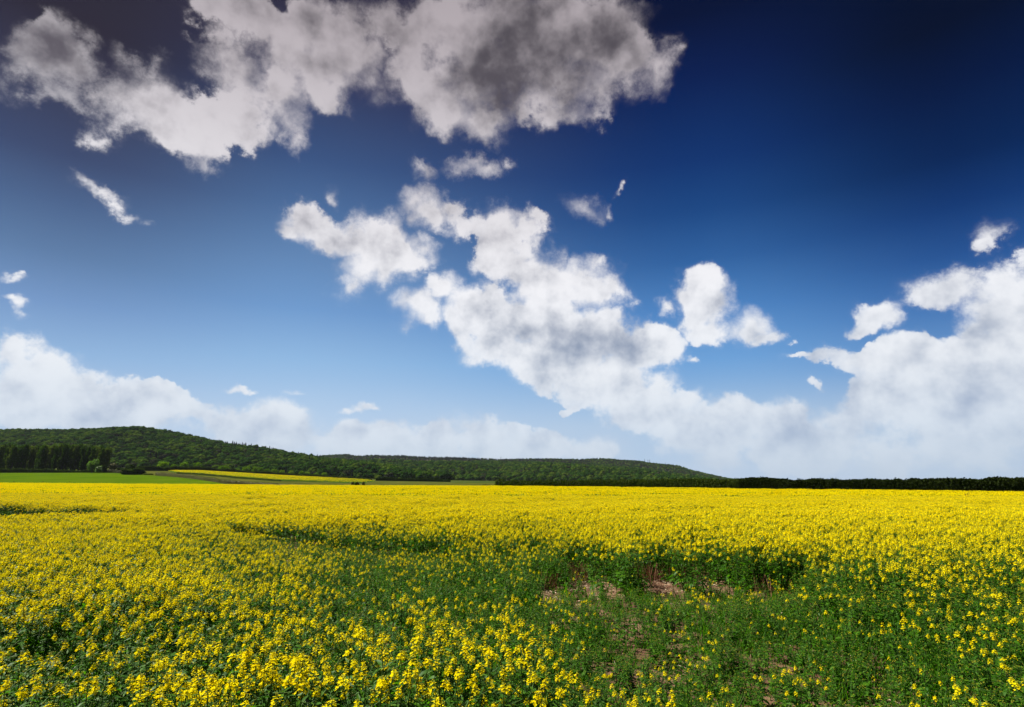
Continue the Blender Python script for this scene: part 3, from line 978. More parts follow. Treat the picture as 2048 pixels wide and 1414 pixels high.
def hedge_mesh(path, h, w, n, size, mat, seed, rough=0.22):
    """path: (x, y, z) points on the ground; a lumpy body with leaf clumps all over it"""
    r = np.random.default_rng(seed)
    path = np.asarray(path, float)
    seg = np.linalg.norm(np.diff(path, axis=0), axis=1)
    L = np.concatenate(([0], np.cumsum(seg)))
    m = max(12, int(L[-1] / 0.9))
    s = np.linspace(0, L[-1], m)
    P = np.stack([np.interp(s, L, path[:, k]) for k in range(3)], 1)
    hh = np.broadcast_to(np.asarray(h, float), (len(path),))
    hs = np.interp(s, L, hh)
    T = unit(np.gradient(P, axis=0))
    Nn = np.stack([-T[:, 1], T[:, 0], np.zeros(m)], 1)
    sides = 9
    ang = np.linspace(-0.15, math.pi + 0.15, sides)
    lump = 1 + rough * (np.sin(s / 2.3 + seed + 1.3 * np.sin(s / 7.1)) * .35 + np.sin(s / 6.7 + 2 * np.sin(s / 17.0)) * .5 + np.interp(s, np.arange(0, L[-1] + 3, 3.0), r.normal(size=len(np.arange(0, L[-1] + 3, 3.0)))) * .5) + r.normal(size=m) * .03
    V = []
    for i in range(m):
        k = 1 + r.normal(size=sides) * 0.02
        c, sn = np.cos(ang), np.sin(ang)
        V.append(P[i] + np.outer(np.sign(c) * np.abs(c) ** .7 * w / 2 * k, Nn[i]) + np.outer(np.abs(sn) ** .6 * np.sign(sn) * hs[i] * lump[i] * k * .93, (0, 0, 1)))
    V = np.concatenate(V)
    F = [(i * sides + k, i * sides + k + 1, (i + 1) * sides + k + 1, (i + 1) * sides + k) for i in range(m - 1) for k in range(sides - 1)]
    mb = MB()
    mb.add(V, F)
    R = V.reshape(m, sides, 3)
    a, b, ta, tb = r.integers(0, m - 1, n), r.integers(0, sides - 1, n), r.uniform(size=(n, 1)), r.uniform(size=(n, 1))
    q = (R[a, b] * (1 - ta) + R[a + 1, b] * ta) * (1 - tb) + (R[a, b + 1] * (1 - ta) + R[a + 1, b + 1] * ta) * tb
    q = q + r.normal(size=(n, 3)) * np.array([.5, .5, .4]) * max(size, .2)
    leaf_quads(mb, q, size, up=0.4, r=r)
    return mb.mesh("hedge", [mat], True)


def hedge(pts, h, w, n, size, label, mat=M_hedge, seed=1, rough=0.22, cat="hedge"):
    """pts: (column, distance) along the hedge"""
    pts = np.asarray(pts, float)
    t = np.linspace(0, len(pts) - 1, 60)
    q = np.stack([np.interp(t, np.arange(len(pts)), pts[:, k]) for k in (0, 1)], 1)
    path = np.array([spot(a, b) for a, b in q])
    hh = np.interp(t, np.arange(len(pts)), np.broadcast_to(np.asarray(h, float), (len(pts),)))
    o0 = path[0].copy()
    return tag(link("hedge", hedge_mesh(path - o0, hh, w, n, size, mat, seed, rough), loc=o0), label, cat)


hedge([(-120, 352), (0, 350), (100, 349), (212, 347)], [2.6, 2.4, 2.2, 1.4], 2.0, 9000, 0.28, "low dark hedge along the foot of the tall plantation", seed=11)
hedge([(205, 345), (225, 342), (248, 330)], [1.5, 1.8, 2.0], 1.4, 2200, 0.22, "short reddish brown hedge left of the large dark bush", M_bank, seed=12)
hedge([(311, 287), (330, 274), (350, 260), (400, 226), (450, 196), (520, 182), (620, 172), (735, 158)], [1.5, 1.6, 1.5, 1.3, 1.1, .85, .7, .55], 1.2, 12000, 0.15, "long low brownish hedge bank curving along the edge of the green field", M_bank, seed=13, rough=.14)
hedge([(352, 330), (400, 300), (470, 268), (560, 240)], [.9, .9, .8, .6], 0.9, 5000, 0.14, "thin dark hedge line bordering the near side of the second yellow field", seed=14, rough=.14)
hedge([(268, 436), (320, 446), (400, 446), (500, 446), (600, 446), (700, 440), (742, 436)], [3.4, 3.6, 3.2, 3.0, 2.6, 2.2, 1.6], 2.2, 14000, 0.32, "long dark hedge at the feet of the field tree row", seed=15)
hedge([(752, 432), (800, 428), (860, 420), (900, 414)], [2.2, 2.2, 1.8, 1.4], 2.0, 6000, 0.3, "dark hedge right of the gate gap below the middle wood", seed=16)
hedge([(735, 160), (800, 154), (900, 146), (985, 139)], [.5, .6, .7, .8], 1.6, 6000, 0.13, "rough weedy bank along the far edge of the rape field", M_bank, seed=17, rough=.3)
hedge([(996, 137), (1100, 127), (1200, 119), (1330, 109), (1490, 98)], [1.95, 2.15, 2.25, 2.4, 2.6], 1.6, 42000, 0.17, "trimmed green hedge along the middle of the far field edge", seed=18, rough=.07)
hedge([(1480, 98), (1600, 92), (1750, 87), (1900, 81), (2048, 77), (2250, 71)], [2.6, 2.6, 2.7, 2.75, 2.6, 2.5], 1.8, 42000, 0.16, "tall nearly black hedge along the right part of the field edge", M_shaded, seed=19, rough=.10)
bush(1000, 137, 22, 957.5, "rounded shrub at the left end of the trimmed hedge", M_hedge, 21, n=1200, size=.13)
bush(714, 162, 10, 963.5, "small dark shrub on the weedy bank below the tree row", M_hedge, 22, n=400, size=.12)
bush(705, 172, 6, 963, "tiny round shrub left on the weedy bank", M_bank, 23, n=300, size=.12)
bush(727, 168, 6, 963.5, "tiny shrub right on the weedy bank", M_bank, 24, n=300, size=.12)

# trees whose heads show over the right hand hedge
over = [tree_meshes(400 + k, 6.0, 3.2, 1.2, M_shaded, 1100, 0.26) for k in range(4)]
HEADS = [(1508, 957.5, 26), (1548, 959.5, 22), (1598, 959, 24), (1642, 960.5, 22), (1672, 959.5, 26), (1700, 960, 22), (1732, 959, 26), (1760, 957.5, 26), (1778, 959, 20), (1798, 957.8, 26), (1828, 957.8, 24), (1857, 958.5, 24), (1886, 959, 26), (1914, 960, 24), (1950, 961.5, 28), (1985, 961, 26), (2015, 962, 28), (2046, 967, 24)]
HW = ["first", "second", "third", "fourth", "fifth", "sixth", "seventh", "eighth", "ninth", "tenth", "eleventh", "twelfth", "thirteenth", "fourteenth", "fifteenth", "sixteenth", "seventeenth", "last"]
for k, (px, py, wpx) in enumerate(HEADS):
    D = 112.0 - k * 1.2
    h = max(2.6, z_at(px, py - 3.0, D) - spot(px, D)[2])
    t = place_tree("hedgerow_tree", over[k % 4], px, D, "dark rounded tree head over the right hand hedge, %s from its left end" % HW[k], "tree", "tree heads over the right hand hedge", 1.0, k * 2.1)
    s = m_px(wpx, D) / 2 / 3.2
    t.scale = (s, s, h / 6.0)

# ---------------------------------------------------------------- masts, sheds, posts
M_steel = material("grey_steel", lambda g: principled(g, (0.10, 0.11, 0.12), 0.6, 0.4))
M_roof = material("pale_sheet_roof", lambda g: principled(g, g.mix(g.noise(g.n.new('ShaderNodeTexCoord').outputs['Object'], 2.0, 4.0), (0.11, 0.13, 0.125), (0.18, 0.20, 0.19)), 0.6, 0.3))
M_wall = material("weathered_boards", lambda g: principled(g, g.mix(g.noise(g.n.new('ShaderNodeTexCoord').outputs['Object'], 3.0, 4.0), (0.10, 0.085, 0.065), (0.20, 0.17, 0.13)), 0.9, 0.1))
M_post = material("old_post_wood", lambda g: principled(g, g.mix(g.noise(g.n.new('ShaderNodeTexCoord').outputs['Object'], 14.0, 4.0), (0.020, 0.017, 0.013), (0.060, 0.050, 0.040)), 0.9, 0.1))


def mast(px, py_top, py_foot, label, dishes=2):
    D = 2500.0
    x = px_u(px) * D
    z0, z1 = z_at(px, py_foot, D) - 6.0, z_at(px, py_top, D)
    h = z1 - z0
    root = link("radio_mast", None, loc=(x, D, z0))
    tag(root, label, "radio mast", "masts on the far ridge")
    mb = MB()
    for k in range(3):
        a = k * 2.094
        tube(mb, [(math.cos(a) * 1.2, math.sin(a) * 1.2, -8), (math.cos(a) * .55, math.sin(a) * .55, h * .85)], [.55, .42], 5)
    for i in range(9):
        z = i * h * .85 / 9
        f = 1.2 - .65 * z / (h * .85)
        for k in range(3):
            a, b_ = k * 2.094, (k + 1) * 2.094
            tube(mb, [(math.cos(a) * f, math.sin(a) * f, z), (math.cos(b_) * f, math.sin(b_) * f, z + h * .85 / 9)], .09, 4)
    link("lattice_tower", mb.mesh("lattice_tower", [M_steel]), root)
    mb = MB(); tube(mb, [(0, 0, h * .8), (0, 0, h)], [.5, .3], 6)
    link("aerial", mb.mesh("aerial", [M_steel]), root)
    for k in range(dishes):
        mb = MB(); tube(mb, [(0.4, -1.3, h * (.55 + .14 * k)), (.4, -.7, h * (.55 + .14 * k))], [.9, .5], 10)
        link("dish", mb.mesh("dish", [M_steel]), root)
    return root


mast(1291.5, 917, 926, "leftmost of the three tall masts close together on the far ridge")
mast(1298, 918, 927, "paler middle mast of the three close together on the far ridge", 1)
mast(1301.5, 918, 927.5, "rightmost of the three close masts on the far ridge")
mast(1333.5, 924.5, 930, "short lone mast further right along the far ridge", 0)
mast(1001.5, 912.5, 919, "thin lone mast at the dip in the middle of the far ridge", 0)


def shed(px, D, w, d, h, rz, label):
    p = spot(px, D)
    root = link("field_shed", None, loc=p, rz=rz)
    tag(root, label, "shed", "sheds below the middle wood")
    mb = MB(); box(mb, (0, 0, h / 2 - .2), (w, d, h + .4))
    link("wall", mb.mesh("wall", [M_wall]), root)
    mb = MB()
    e, r_ = .35, h * .45
    V = [(-w / 2 - e, -d / 2 - e, h - .1), (w / 2 + e, -d / 2 - e, h - .1), (w / 2 + e, 0, h + r_), (-w / 2 - e, 0, h + r_), (-w / 2 - e, d / 2 + e, h - .1), (w / 2 + e, d / 2 + e, h - .1),
         (-w / 2 - e, -d / 2 - e, h + .05), (w / 2 + e, -d / 2 - e, h + .05), (w / 2 + e, 0, h + r_ + .15), (-w / 2 - e, 0, h + r_ + .15), (-w / 2 - e, d / 2 + e, h + .05), (w / 2 + e, d / 2 + e, h + .05)]
    mb.add(V, [(0, 3, 2, 1), (3, 4, 5, 2), (6, 7, 8, 9), (9, 8, 11, 10), (0, 1, 7, 6), (4, 10, 11, 5), (0, 6, 9, 3), (3, 9, 10, 4), (1, 2, 8, 7), (2, 5, 11, 8)])
    link("roof", mb.mesh("roof", [M_roof]), root)
    mb = MB(); box(mb, (w * .15, -d / 2 - .04, h * .42), (w * .3, .06, h * .8))
    link("door", mb.mesh("door", [M_post]), root)
    return root


shed(757, 640, 4.5, 3.0, 1.3, .2, "long low shed with a pale roof below the middle wood")
shed(769, 632, 3.2, 2.6, 1.5, -.3, "smaller pale roofed shed just right of the long low one")

for k, (px, py, nm) in enumerate([(27.5, 961.5, "leftmost"), (85.5, 962.3, "middle"), (138.5, 962.8, "rightmost")]):
    D = 177.0 - k
    p = spot(px, D)
    h = z_at(px, py, D) - p[2]
    mb = MB()
    tube(mb, [(0, 0, -.3), (.01, 0, h * .9), (.01, 0, h)], [.085, .075, .04], 7)
    tag(link("fence_post", mb.mesh("fence_post", [M_post]), loc=p), "%s of the three dark stump-like posts where green field meets rape" % nm, "post", "posts along the green field edge")

# ---------------------------------------------------------------- rape plants
def petal_build(g):
    oi = g.n.new('ShaderNodeObjectInfo')
    geo = g.n.new('ShaderNodeNewGeometry')
    f = g.m('MULTIPLY_ADD', geo.outputs['Random Per Island'], 0.6, g.m('MULTIPLY', oi.outputs['Random'], 0.4))
    c = g.ramp(f, [(0.0, (0.79, 0.58, 0.002)), (0.5, (0.86, 0.70, 0.003)), (1.0, (0.89, 0.79, 0.010))])
    return with_translucency(g, principled(g, c, 0.7, 0.0), c, 0.36)


def leaf_build(g):
    oi = g.n.new('ShaderNodeObjectInfo')
    geo = g.n.new('ShaderNodeNewGeometry')
    f = g.m('MULTIPLY_ADD', geo.outputs['Random Per Island'], 0.7, g.m('MULTIPLY', oi.outputs['Random'], 0.3))
    c = g.ramp(f, [(0.0, (0.016, 0.060, 0.003)), (0.45, (0.038, 0.114, 0.005)), (0.85, (0.072, 0.168, 0.008)), (1.0, (0.088, 0.155, 0.036))])
    t = g.v('MULTIPLY', c, (1.8, 2.2, 0.5))
    return with_translucency(g, principled(g, c, 0.5, 0.12), t, 0.34)


def stem_build(g):
    oi = g.n.new('ShaderNodeObjectInfo')
    c = g.mix(oi.outputs['Random'], (0.034, 0.075, 0.012), (0.058, 0.105, 0.016))
    return principled(g, c, 0.6, 0.1)


def bud_build(g):
    geo = g.n.new('ShaderNodeNewGeometry')
    c = g.mix(geo.outputs['Random Per Island'], (0.16, 0.22, 0.020), (0.42, 0.38, 0.018))
    return principled(g, c, 0.6, 0.1)


M_petal = material("yellow_petal", petal_build)
M_leaf = material("rape_leaf", leaf_build)
M_stem = material("rape_stem", stem_build)
M_bud = material("green_bud", bud_build)


def flower_faces(mb, C, Nrm, R, r, mat):
    """four-petalled flowers: centres C, facing Nrm, radius R"""
    n = len(C)
    Nrm = unit(Nrm)
    a = unit(np.cross(Nrm, r.normal(size=(n, 3))))
    b = np.cross(Nrm, a)
    R = np.broadcast_to(np.asarray(R, float), (n,))[:, None]
    out = []
    for k in range(4):
        t = k * math.pi / 2
        e = a * math.cos(t) + b * math.sin(t)
        w = np.cross(Nrm, e)
        cup = r.uniform(0.05, 0.45, (n, 1))
        out.append(np.stack([C, C + R * (0.72 * e + 0.46 * w + cup * .8 * Nrm), C + R * (1.08 * e + cup * 1.0 * Nrm), C + R * (0.72 * e - 0.46 * w + cup * .8 * Nrm)], 1))
    q = np.concatenate(out, 0).reshape(-1, 3)
    mb.add(q, np.arange(len(q)).reshape(-1, 4), mat)


def octa(mb, P, size, mat, axis=None, stretch=1.6):
    V0 = np.array([(1, 0, 0), (-1, 0, 0), (0, 1, 0), (0, -1, 0), (0, 0, stretch), (0, 0, -stretch)], float)
    F0 = np.array([(0, 2, 4), (2, 1, 4), (1, 3, 4), (3, 0, 4), (2, 0, 5), (1, 2, 5), (3, 1, 5), (0, 3, 5)])
    for p in P:
        mb.add(V0 * size + p, F0, mat)


def flower_head(r, n, spread, height, fr, detail=2):
    """a raceme, its foot at the origin: open flowers round a spike, buds on top"""
    mb = MB()
    i = np.arange(n)
    t = (i + r.uniform(-.3, .3, n)) / n
    a = i * 2.4 + r.uniform(-.4, .4, n)
    rad = spread * (1 - 0.72 * t ** 1.6) * r.uniform(.75, 1.2, n)
    C = np.stack([np.cos(a) * rad, np.sin(a) * rad, height * (t - .15) + r.uniform(-.1, .1, n) * height], 1)
    N_ = np.stack([np.cos(a) * (1.1 - t), np.sin(a) * (1.1 - t), .65 + .8 * t], 1) + r.normal(size=(n, 3)) * .28
    tube(mb, [(0, 0, -height * .25), (0, 0, height * 1.05)], .0022, 3, 1)
    if detail == 2:
        flower_faces(mb, C, N_, fr * r.uniform(.8, 1.15, n), r, 0)
        k = max(4, n // 4)
        octa(mb, np.stack([r.normal(size=k) * .006, r.normal(size=k) * .006, height * r.uniform(.85, 1.12, k)], 1), .0042, 1)
    else:
        leaf_quads(mb, C, fr * 1.25, 0, up=1.0, r=r, aspect=.95)
    return mb


def leaf_faces(mb, base, direction, length, width, droop, r, mat, segs=3, fold=0.25):
    """a bent blade from base outwards"""
    d = direction / np.linalg.norm(direction)
    side = unit(np.cross(d, (0, 0, 1.0)) + r.normal(size=3) * .25)
    nrm = unit(np.cross(side, d))
    prof = [0.35, 1.0, 0.85, 0.05] if segs == 3 else [0.4, 1.0, 0.05]
    V = []
    for k in range(segs + 1):
        t = k / segs
        c = base + d * length * t + np.array([0, 0, -droop * length * t * t]) + nrm * 0
        w = width * prof[k] / 2
        V += [c - side * w + nrm * w * fold, c, c + side * w + nrm * w * fold]
    F = []
    for k in range(segs):
        F += [(3 * k, 3 * k + 1, 3 * k + 4, 3 * k + 3), (3 * k + 1, 3 * k + 2, 3 * k + 5, 3 * k + 4)]
    mb.add(V, F, mat)


def rape_plant(seed, h, heads, leaves, size=(.07, .15), n_fl=(14, 22), spread=.024, fr=.0108, branch_lo=.55, leaf_lo=.06, pods=6, twigs=0):
    """returns the parts of one plant: stem, foliage and flower heads (mesh builder, foot) with height h"""
    r = np.random.default_rng(seed)
    st, fo, hs = MB(), MB(), []
    lean = r.normal(size=2) * .05 * h
    top = np.array([lean[0], lean[1], h * .93])
    tube(st, [(0, 0, -.03), (lean[0] * .3, lean[1] * .3, h * .45), top * .995], [.007, .006, .0028], 4)
    tips = []
    nb = max(heads, twigs, 2)
    for k in range(nb):
        if k == 0:
            e = top.copy(); s0 = top * .9
        else:
            a = k * 2.4 + r.uniform(-.5, .5)
            z0 = h * r.uniform(branch_lo, .82)
            s0 = np.array([lean[0] * z0 / h, lean[1] * z0 / h, z0])
            out = r.uniform(.07, .24) * (1 if h > .6 else .7)
            e = s0 + np.array([math.cos(a) * out, math.sin(a) * out, (h * r.uniform(.72, .98) - z0)])
            m_ = (s0 + e) / 2 + np.array([math.cos(a), math.sin(a), -.3]) * out * .25
            tube(st, [s0, m_, e], [.0042, .0034, .0024], 3)
        if k < heads:
            hb = flower_head(r, int(r.integers(n_fl[0], n_fl[1])), spread * r.uniform(.85, 1.25), r.uniform(.035, .075), fr)
            hs.append((hb, e - np.array([0, 0, .012])))
        else:
            bb = MB()
            octa(fo, e + r.normal(size=(5, 3)) * .006, .0042, 1)
        for q in range(pods):                      # young pods and flower stalks below the head
            z = r.uniform(.02, .16)
            p0_ = e - np.array([0, 0, z]) * np.array([1, 1, 1])
            a = r.uniform(0, 6.28)
            leaf_faces(fo, p0_, np.array([math.cos(a), math.sin(a), r.uniform(.3, 1.1)]), r.uniform(.02, .045), .004, 0.0, r, 0, 2, .2)
        for q in range(2):                         # clasping upper leaves along the branch
            t = r.uniform(.05, .8)
            a = r.uniform(0, 6.28)
            leaf_faces(fo, s0 * (1 - t) + e * t, np.array([math.cos(a), math.sin(a), r.uniform(-.1, .9)]), r.uniform(.04, .085), r.uniform(.014, .026), r.uniform(.1, .5), r, 0, 2, .2)
    for k in range(leaves):
        z = h * r.uniform(leaf_lo, .80) ** 1.0
        a = k * 2.4 + r.uniform(-.6, .6)
        L = r.uniform(*size) * (1.35 - .7 * z / h)
        leaf_faces(fo, np.array([lean[0] * z / h, lean[1] * z / h, z]), np.array([math.cos(a), math.sin(a), r.uniform(-.1, .9)]), L, L * r.uniform(.24, .42), r.uniform(.1, .8), r, 0, 3, r.uniform(0, .4))
    return st, fo, hs


def joined(parts):
    st, fo, hs = parts
    mb = MB()
    for v, f in zip(st.v, range(len(st.v))):
        pass

    def put(src, off, remap):
        base = 0
        starts = np.concatenate(([0], np.cumsum([len(v) for v in src.v])))
        allv = np.concatenate(src.v) + off
        b = mb.n
        mb.v.append(allv); mb.n += len(allv)
        for f, m in zip(src.f, src.m):
            mb.f.append(f + b)
            mb.m.append(np.array([remap[x] for x in m]))
    put(st, np.zeros(3), {0: 2})
    put(fo, np.zeros(3), {0: 1, 1: 3})
    for hb, at in hs:
        put(hb, at, {0: 0, 1: 3})
    return mb.mesh("rape_plant_form", [M_petal, M_leaf, M_stem, M_bud])


# ten forms: 0-3 in full flower, 4-6 few heads, 7-8 leaf only, 9 short and leafy
FORM = ([dict(heads=5, leaves=15, n_fl=(10, 19)), dict(heads=4, leaves=16, n_fl=(8, 22)), dict(heads=6, leaves=14, n_fl=(7, 17)), dict(heads=6, leaves=15, n_fl=(6, 18))]
        + [dict(heads=2, leaves=22, twigs=5, n_fl=(8, 15)), dict(heads=1, leaves=24, twigs=6, n_fl=(8, 16)), dict(heads=3, leaves=22, twigs=5, n_fl=(6, 13))]
        + [dict(heads=0, leaves=30, twigs=8), dict(heads=0, leaves=32, twigs=7)]
        + [dict(heads=0, leaves=16, twigs=3, size=(.08, .17), leaf_lo=.03)])
PLANTS = [rape_plant(500 + k, 1.0, **f) for k, f in enumerate(FORM)]
FORM_MESH = [joined(p) for p in PLANTS]


def crop_maps():
    """how much the plants flower and how tall they stand over the field, read at points of it"""
    cols = [0, 250, 500, 750, 1000, 1250, 1500, 1750, 2048]
    fl = {985: [1, 1, 1, 1, 1, 1, 1, 1, 1], 1003: [.95, 1, 1, 1, 1, 1, 1, 1, 1], 1014: [.95, .95, .98, 1, 1, 1, 1, 1, 1], 1026: [.92, .92, .95, 1, 1, 1, 1, 1, 1],
          1038: [.88, .85, .85, .95, 1, 1, 1, 1, 1], 1060: [.82, .75, .55, .5, .8, 1, 1, 1, .95], 1088: [.7, .65, .46, .28, .18, .9, .95, .92, .80], 1102: [.66, .6, .45, .2, .06, .30, .5, .75, .66], 1118: [.62, .58, .46, .2, .04, .02, .05, .28, .38],
          1150: [.58, .56, .46, .2, .04, .01, .02, .06, .10], 1190: [.5, .5, .4, .18, .06, .01, .03, .07, .09], 1230: [.36, .40, .33, .2, .22, .10, .10, .06, .06], 1270: [.29, .34, .29, .25, .28, .13, .15, .06, .06],
          1310: [.21, .24, .26, .26, .26, .13, .22, .08, .09], 1360: [.15, .2, .26, .26, .22, .14, .16, .09, .12], 1420: [.14, .2, .25, .24, .19, .14, .13, .09, .12]}
    ht = {985: [.95] * 9, 1003: [.95] * 9, 1014: [.92, .92, .93, .95, .95, .95, .95, .95, .95], 1026: [.88, .9, .92, .95, .95, .95, .95, .95, .95], 1038: [.85, .86, .88, .93, .95, .95, .95, .95, .95],
          1060: [.85, .82, .8, .8, .9, .95, .95, .95, .93], 1088: [.85, .8, .68, .6, .70, .92, .95, .95, .92], 1102: [.85, .8, .72, .62, .66, .92, .95, .95, .92], 1118: [.85, .8, .75, .62, .62, .90, .92, .92, .88], 1150: [.85, .82, .78, .65, .55, .50, .55, .7, .75],
          1190: [.85, .82, .78, .68, .55, .32, .38, .55, .65], 1230: [.85, .82, .8, .72, .65, .36, .42, .52, .62], 1270: [.85, .82, .8, .8, .75, .50, .50, .55, .62], 1310: [.85, .82, .82, .85, .78, .55, .6, .58, .65],
          1360: [.85, .82, .85, .88, .8, .6, .62, .6, .68], 1420: [.85, .82, .85, .88, .8, .62, .62, .62, .7]}
    pts, F_, H_ = [], [], []
    for py in fl:
        for k, px in enumerate(cols):
            d = pix_ray(px, py)
            y = (0.8 - EYE) / d[2] * d[1]
            pts.append((d[0] / d[1], math.log(y)))
            F_.append(fl[py][k]); H_.append(ht[py][k])
    return np.array(pts), np.array(F_), np.array(H_)


MP, MF, MH = crop_maps()


def value_noise(x, y, cell, seed):
    r = np.random.default_rng(seed)
    T = r.uniform(size=(256, 256))
    x, y = np.asarray(x) / cell + 1000, np.asarray(y) / cell + 1000
    i, j = np.floor(x).astype(int), np.floor(y).astype(int)
    fx, fy = x - i, y - j
    fx, fy = fx * fx * (3 - 2 * fx), fy * fy * (3 - 2 * fy)
    g = lambda a, b: T[a % 256, b % 256]
    return (g(i, j) * (1 - fx) + g(i + 1, j) * fx) * (1 - fy) + (g(i, j + 1) * (1 - fx) + g(i + 1, j + 1) * fx) * fy


def crop_at(x, y):
    q = np.stack([x / np.maximum(y, .5) * 1.6, np.log(np.maximum(y, .5)) * 1.0], 1)
    p = MP * np.array([1.6, 1.0])
    f, h = np.empty(len(q)), np.empty(len(q))
    for s in range(0, len(q), 20000):
        d2 = ((q[s:s + 20000, None, :] - p[None]) ** 2).sum(-1)
        w = 1 / (d2 + 0.0012) ** 2
        w /= w.sum(1, keepdims=True)
        f[s:s + 20000], h[s:s + 20000] = w @ MF, w @ MH
    return f, h


# bare ground: patches of soil (x, y, half width, half depth)
BARE = [(.66, 10.6, .24, 1.0), (1.28, 11.5, .22, 1.2), (1.78, 11.3, .13, 1.0), (2.75, 11.5, .32, 1.3), (3.72, 11.6, .26, 1.4), (1.0, 9.95, .26, .22), (2.6, 9.95, .28, .18), (3.6, 9.95, .22, .15), (4.7, 10.2, .30, .15),
        (3.7, 7.2, .16, .12), (2.9, 6.8, .05, .2)]


def bare_at(x, y):
    b = np.zeros(len(x))
    j = (value_noise(x, y, .35, 3) - .5) * .9 + (value_noise(x, y, .12, 4) - .5) * .5
    for cx, cy, rx, ry in BARE:
        d = np.sqrt(((x - cx) / rx) ** 2 + ((y - cy) / ry) ** 2)
        b = np.maximum(b, np.clip((1.25 - d + j) * 2.2, 0, 1))
    return b


def field_points(y0, y1, per_m2, seed, u0=None, u1=None):
    r = np.random.default_rng(seed)
    u0, u1 = (U_K[0] if u0 is None else u0), (U_K[-1] if u1 is None else u1)
    side = 1.0
    w0, w1 = (u0 * y1 - side), (u1 * y1 + side)
    n = int((w1 - w0) * (y1 - y0) * per_m2)
    x, y = r.uniform(w0, w1, n), r.uniform(y0, y1, n)
    ok = (x > u0 * y - side) & (x < u1 * y + side) & (np.hypot(x, y) > 1.1)
    x, y = x[ok], y[ok]
    ok = y < np.interp(np.clip(x / np.maximum(y, 5), U_K[0], U_K[-1]), U_K, EDGE_D)
    return x[ok], y[ok], r


def choose(x, y, r):
    """form, height and size of the plants standing at x, y; some fall out where the soil is bare"""
    f, h = crop_at(x, y)
    b = bare_at(x, y)
    n1 = value_noise(x, y, 1.7, 11); n2 = value_noise(x, y, .55, 12)
    big = value_noise(x, y, 9.0, 14)
    u = x / np.maximum(y, .5)
    # low strips where little flowers: a sunken gap on the left, another in front of the tall stand
    lo, hi = np.interp(u, [-1.1, -.92, -.70, -.60], [19.5, 20.5, 22.5, 24.5]), np.interp(u, [-1.1, -.92, -.70, -.60], [33, 31, 26.5, 24.6])
    gap = np.clip((y - lo) / .5, 0, 1) * np.clip((hi - y) / .4, 0, 1) * (u < -.60)
    lo, hi = np.interp(u, [-.48, -.40, -.26, -.10], [15.8, 13.6, 12.4, 11.8]), np.interp(u, [-.48, -.40, -.26, -.10], [17.5, 17.6, 15.4, 14.0])
    gap2 = np.clip((y - lo + (n1 - .5) * 2.5) / .8, 0, 1) * np.clip((hi - y) / .35, 0, 1) * ((u > -.48) & (u < -.10))
    f = np.where(f < .35, f * np.clip(1 + (n1 - .5) * 1.5 + (n2 - .5) * 1.5, .1, 2.2), f + ((n1 - .5) * .55 + (n2 - .5) * .5) * np.clip(1.25 - f, .25, 1))
    f = f - np.clip(.35 - big, 0, 1) * 1.6 * (y > 16)
    f = np.clip(f, 0, 1) * (1 - .99 * gap) * (1 - .85 * gap2)
    h = h * (1 - .66 * gap) * (1 - .42 * gap2)
    low = np.clip((y - 8.4 + (n1 - .5) * 1.2) / .7, 0, 1) * np.clip((10.45 - y + (n2 - .5) * .5) / .25, 0, 1) * np.clip((u - .05) / .02, 0, 1) * np.clip((.50 - u) / .05, 0, 1)
    f = f * (1 - .7 * low)
    keep = (r.uniform(size=len(x)) > b * 0.985) & (r.uniform(size=len(x)) > .25 * low) & (r.uniform(size=len(x)) > .45 * gap)
    q = r.uniform(size=len(x))
    form = np.where(q < f, r.integers(0, 4, len(x)), np.where(q < f + (1 - f) * (.055 + .42 * f), r.integers(4, 7, len(x)), np.where(r.uniform(size=len(x)) < .72, r.integers(7, 9, len(x)), 9)))
    hh = h * r.uniform(.86, 1.10, len(x)) * (1 + (n1 - .5) * .22)
    hh = np.where(form == 9, hh * r.uniform(.45, .8, len(x)), np.where(form >= 7, hh * r.uniform(.72, .98, len(x)), hh))
    hh = hh * (1 - .58 * low)
    return f, form, hh, keep


# near field, plant by plant
x, y, r = field_points(1.3, 17.0, 40.0, 21)
f, form, hh, keep = choose(x, y, r)
x, y, form, hh = x[keep], y[keep], form[keep], hh[keep]
zz = H(x, y)
rot = r.uniform(0, 6.28, len(x))
wid = np.clip(hh * r.uniform(1.0, 1.3, len(x)), .5, 1.15)
tilt = r.normal(size=(len(x), 2)) * .10

# which plants show largest: inside the frame and nearest
d = np.stack([x, y, zz + hh * .9 - EYE], 1)
c_, s_ = math.cos(TILT), math.sin(TILT)
depth = d[:, 1] * c_ + d[:, 2] * s_
upv = -d[:, 1] * s_ + d[:, 2] * c_
cx, cy = 1024 + FPX * d[:, 0] / depth, 707 - FPX * upv / depth
inside_f = (depth > .5) & (cx > 10) & (cx < 2038) & (cy < 1404)
order = np.argsort(np.where(inside_f, np.hypot(x, y), 1e9) + 0)
chosen = order[:300]
single = np.zeros(len(x), bool); single[chosen] = True

part_mesh = []
for st, fo, hs in PLANTS:
    part_mesh.append((st.mesh("stem", [M_stem]), fo.mesh("foliage", [M_leaf, M_bud]), [(hb.mesh("flower_head", [M_petal, M_bud]), at) for hb, at in hs]))


def plant_label(k):
    col = ["at the left foreground edge", "left of centre foreground", "in the centre foreground", "right of centre foreground", "at the right foreground edge"][min(4, int(cx[k] / 410))]
    row = "nearest front row" if y[k] < np.median(y[chosen]) else "second rank"
    kind = "yellow flowering rape plant with many heads" if form[k] <= 3 else ("green rape plant with few yellow heads" if form[k] <= 6 else ("flowerless green rape plant" if form[k] <= 8 else "short leafy rape plant"))
    return kind + ", " + row + " " + col


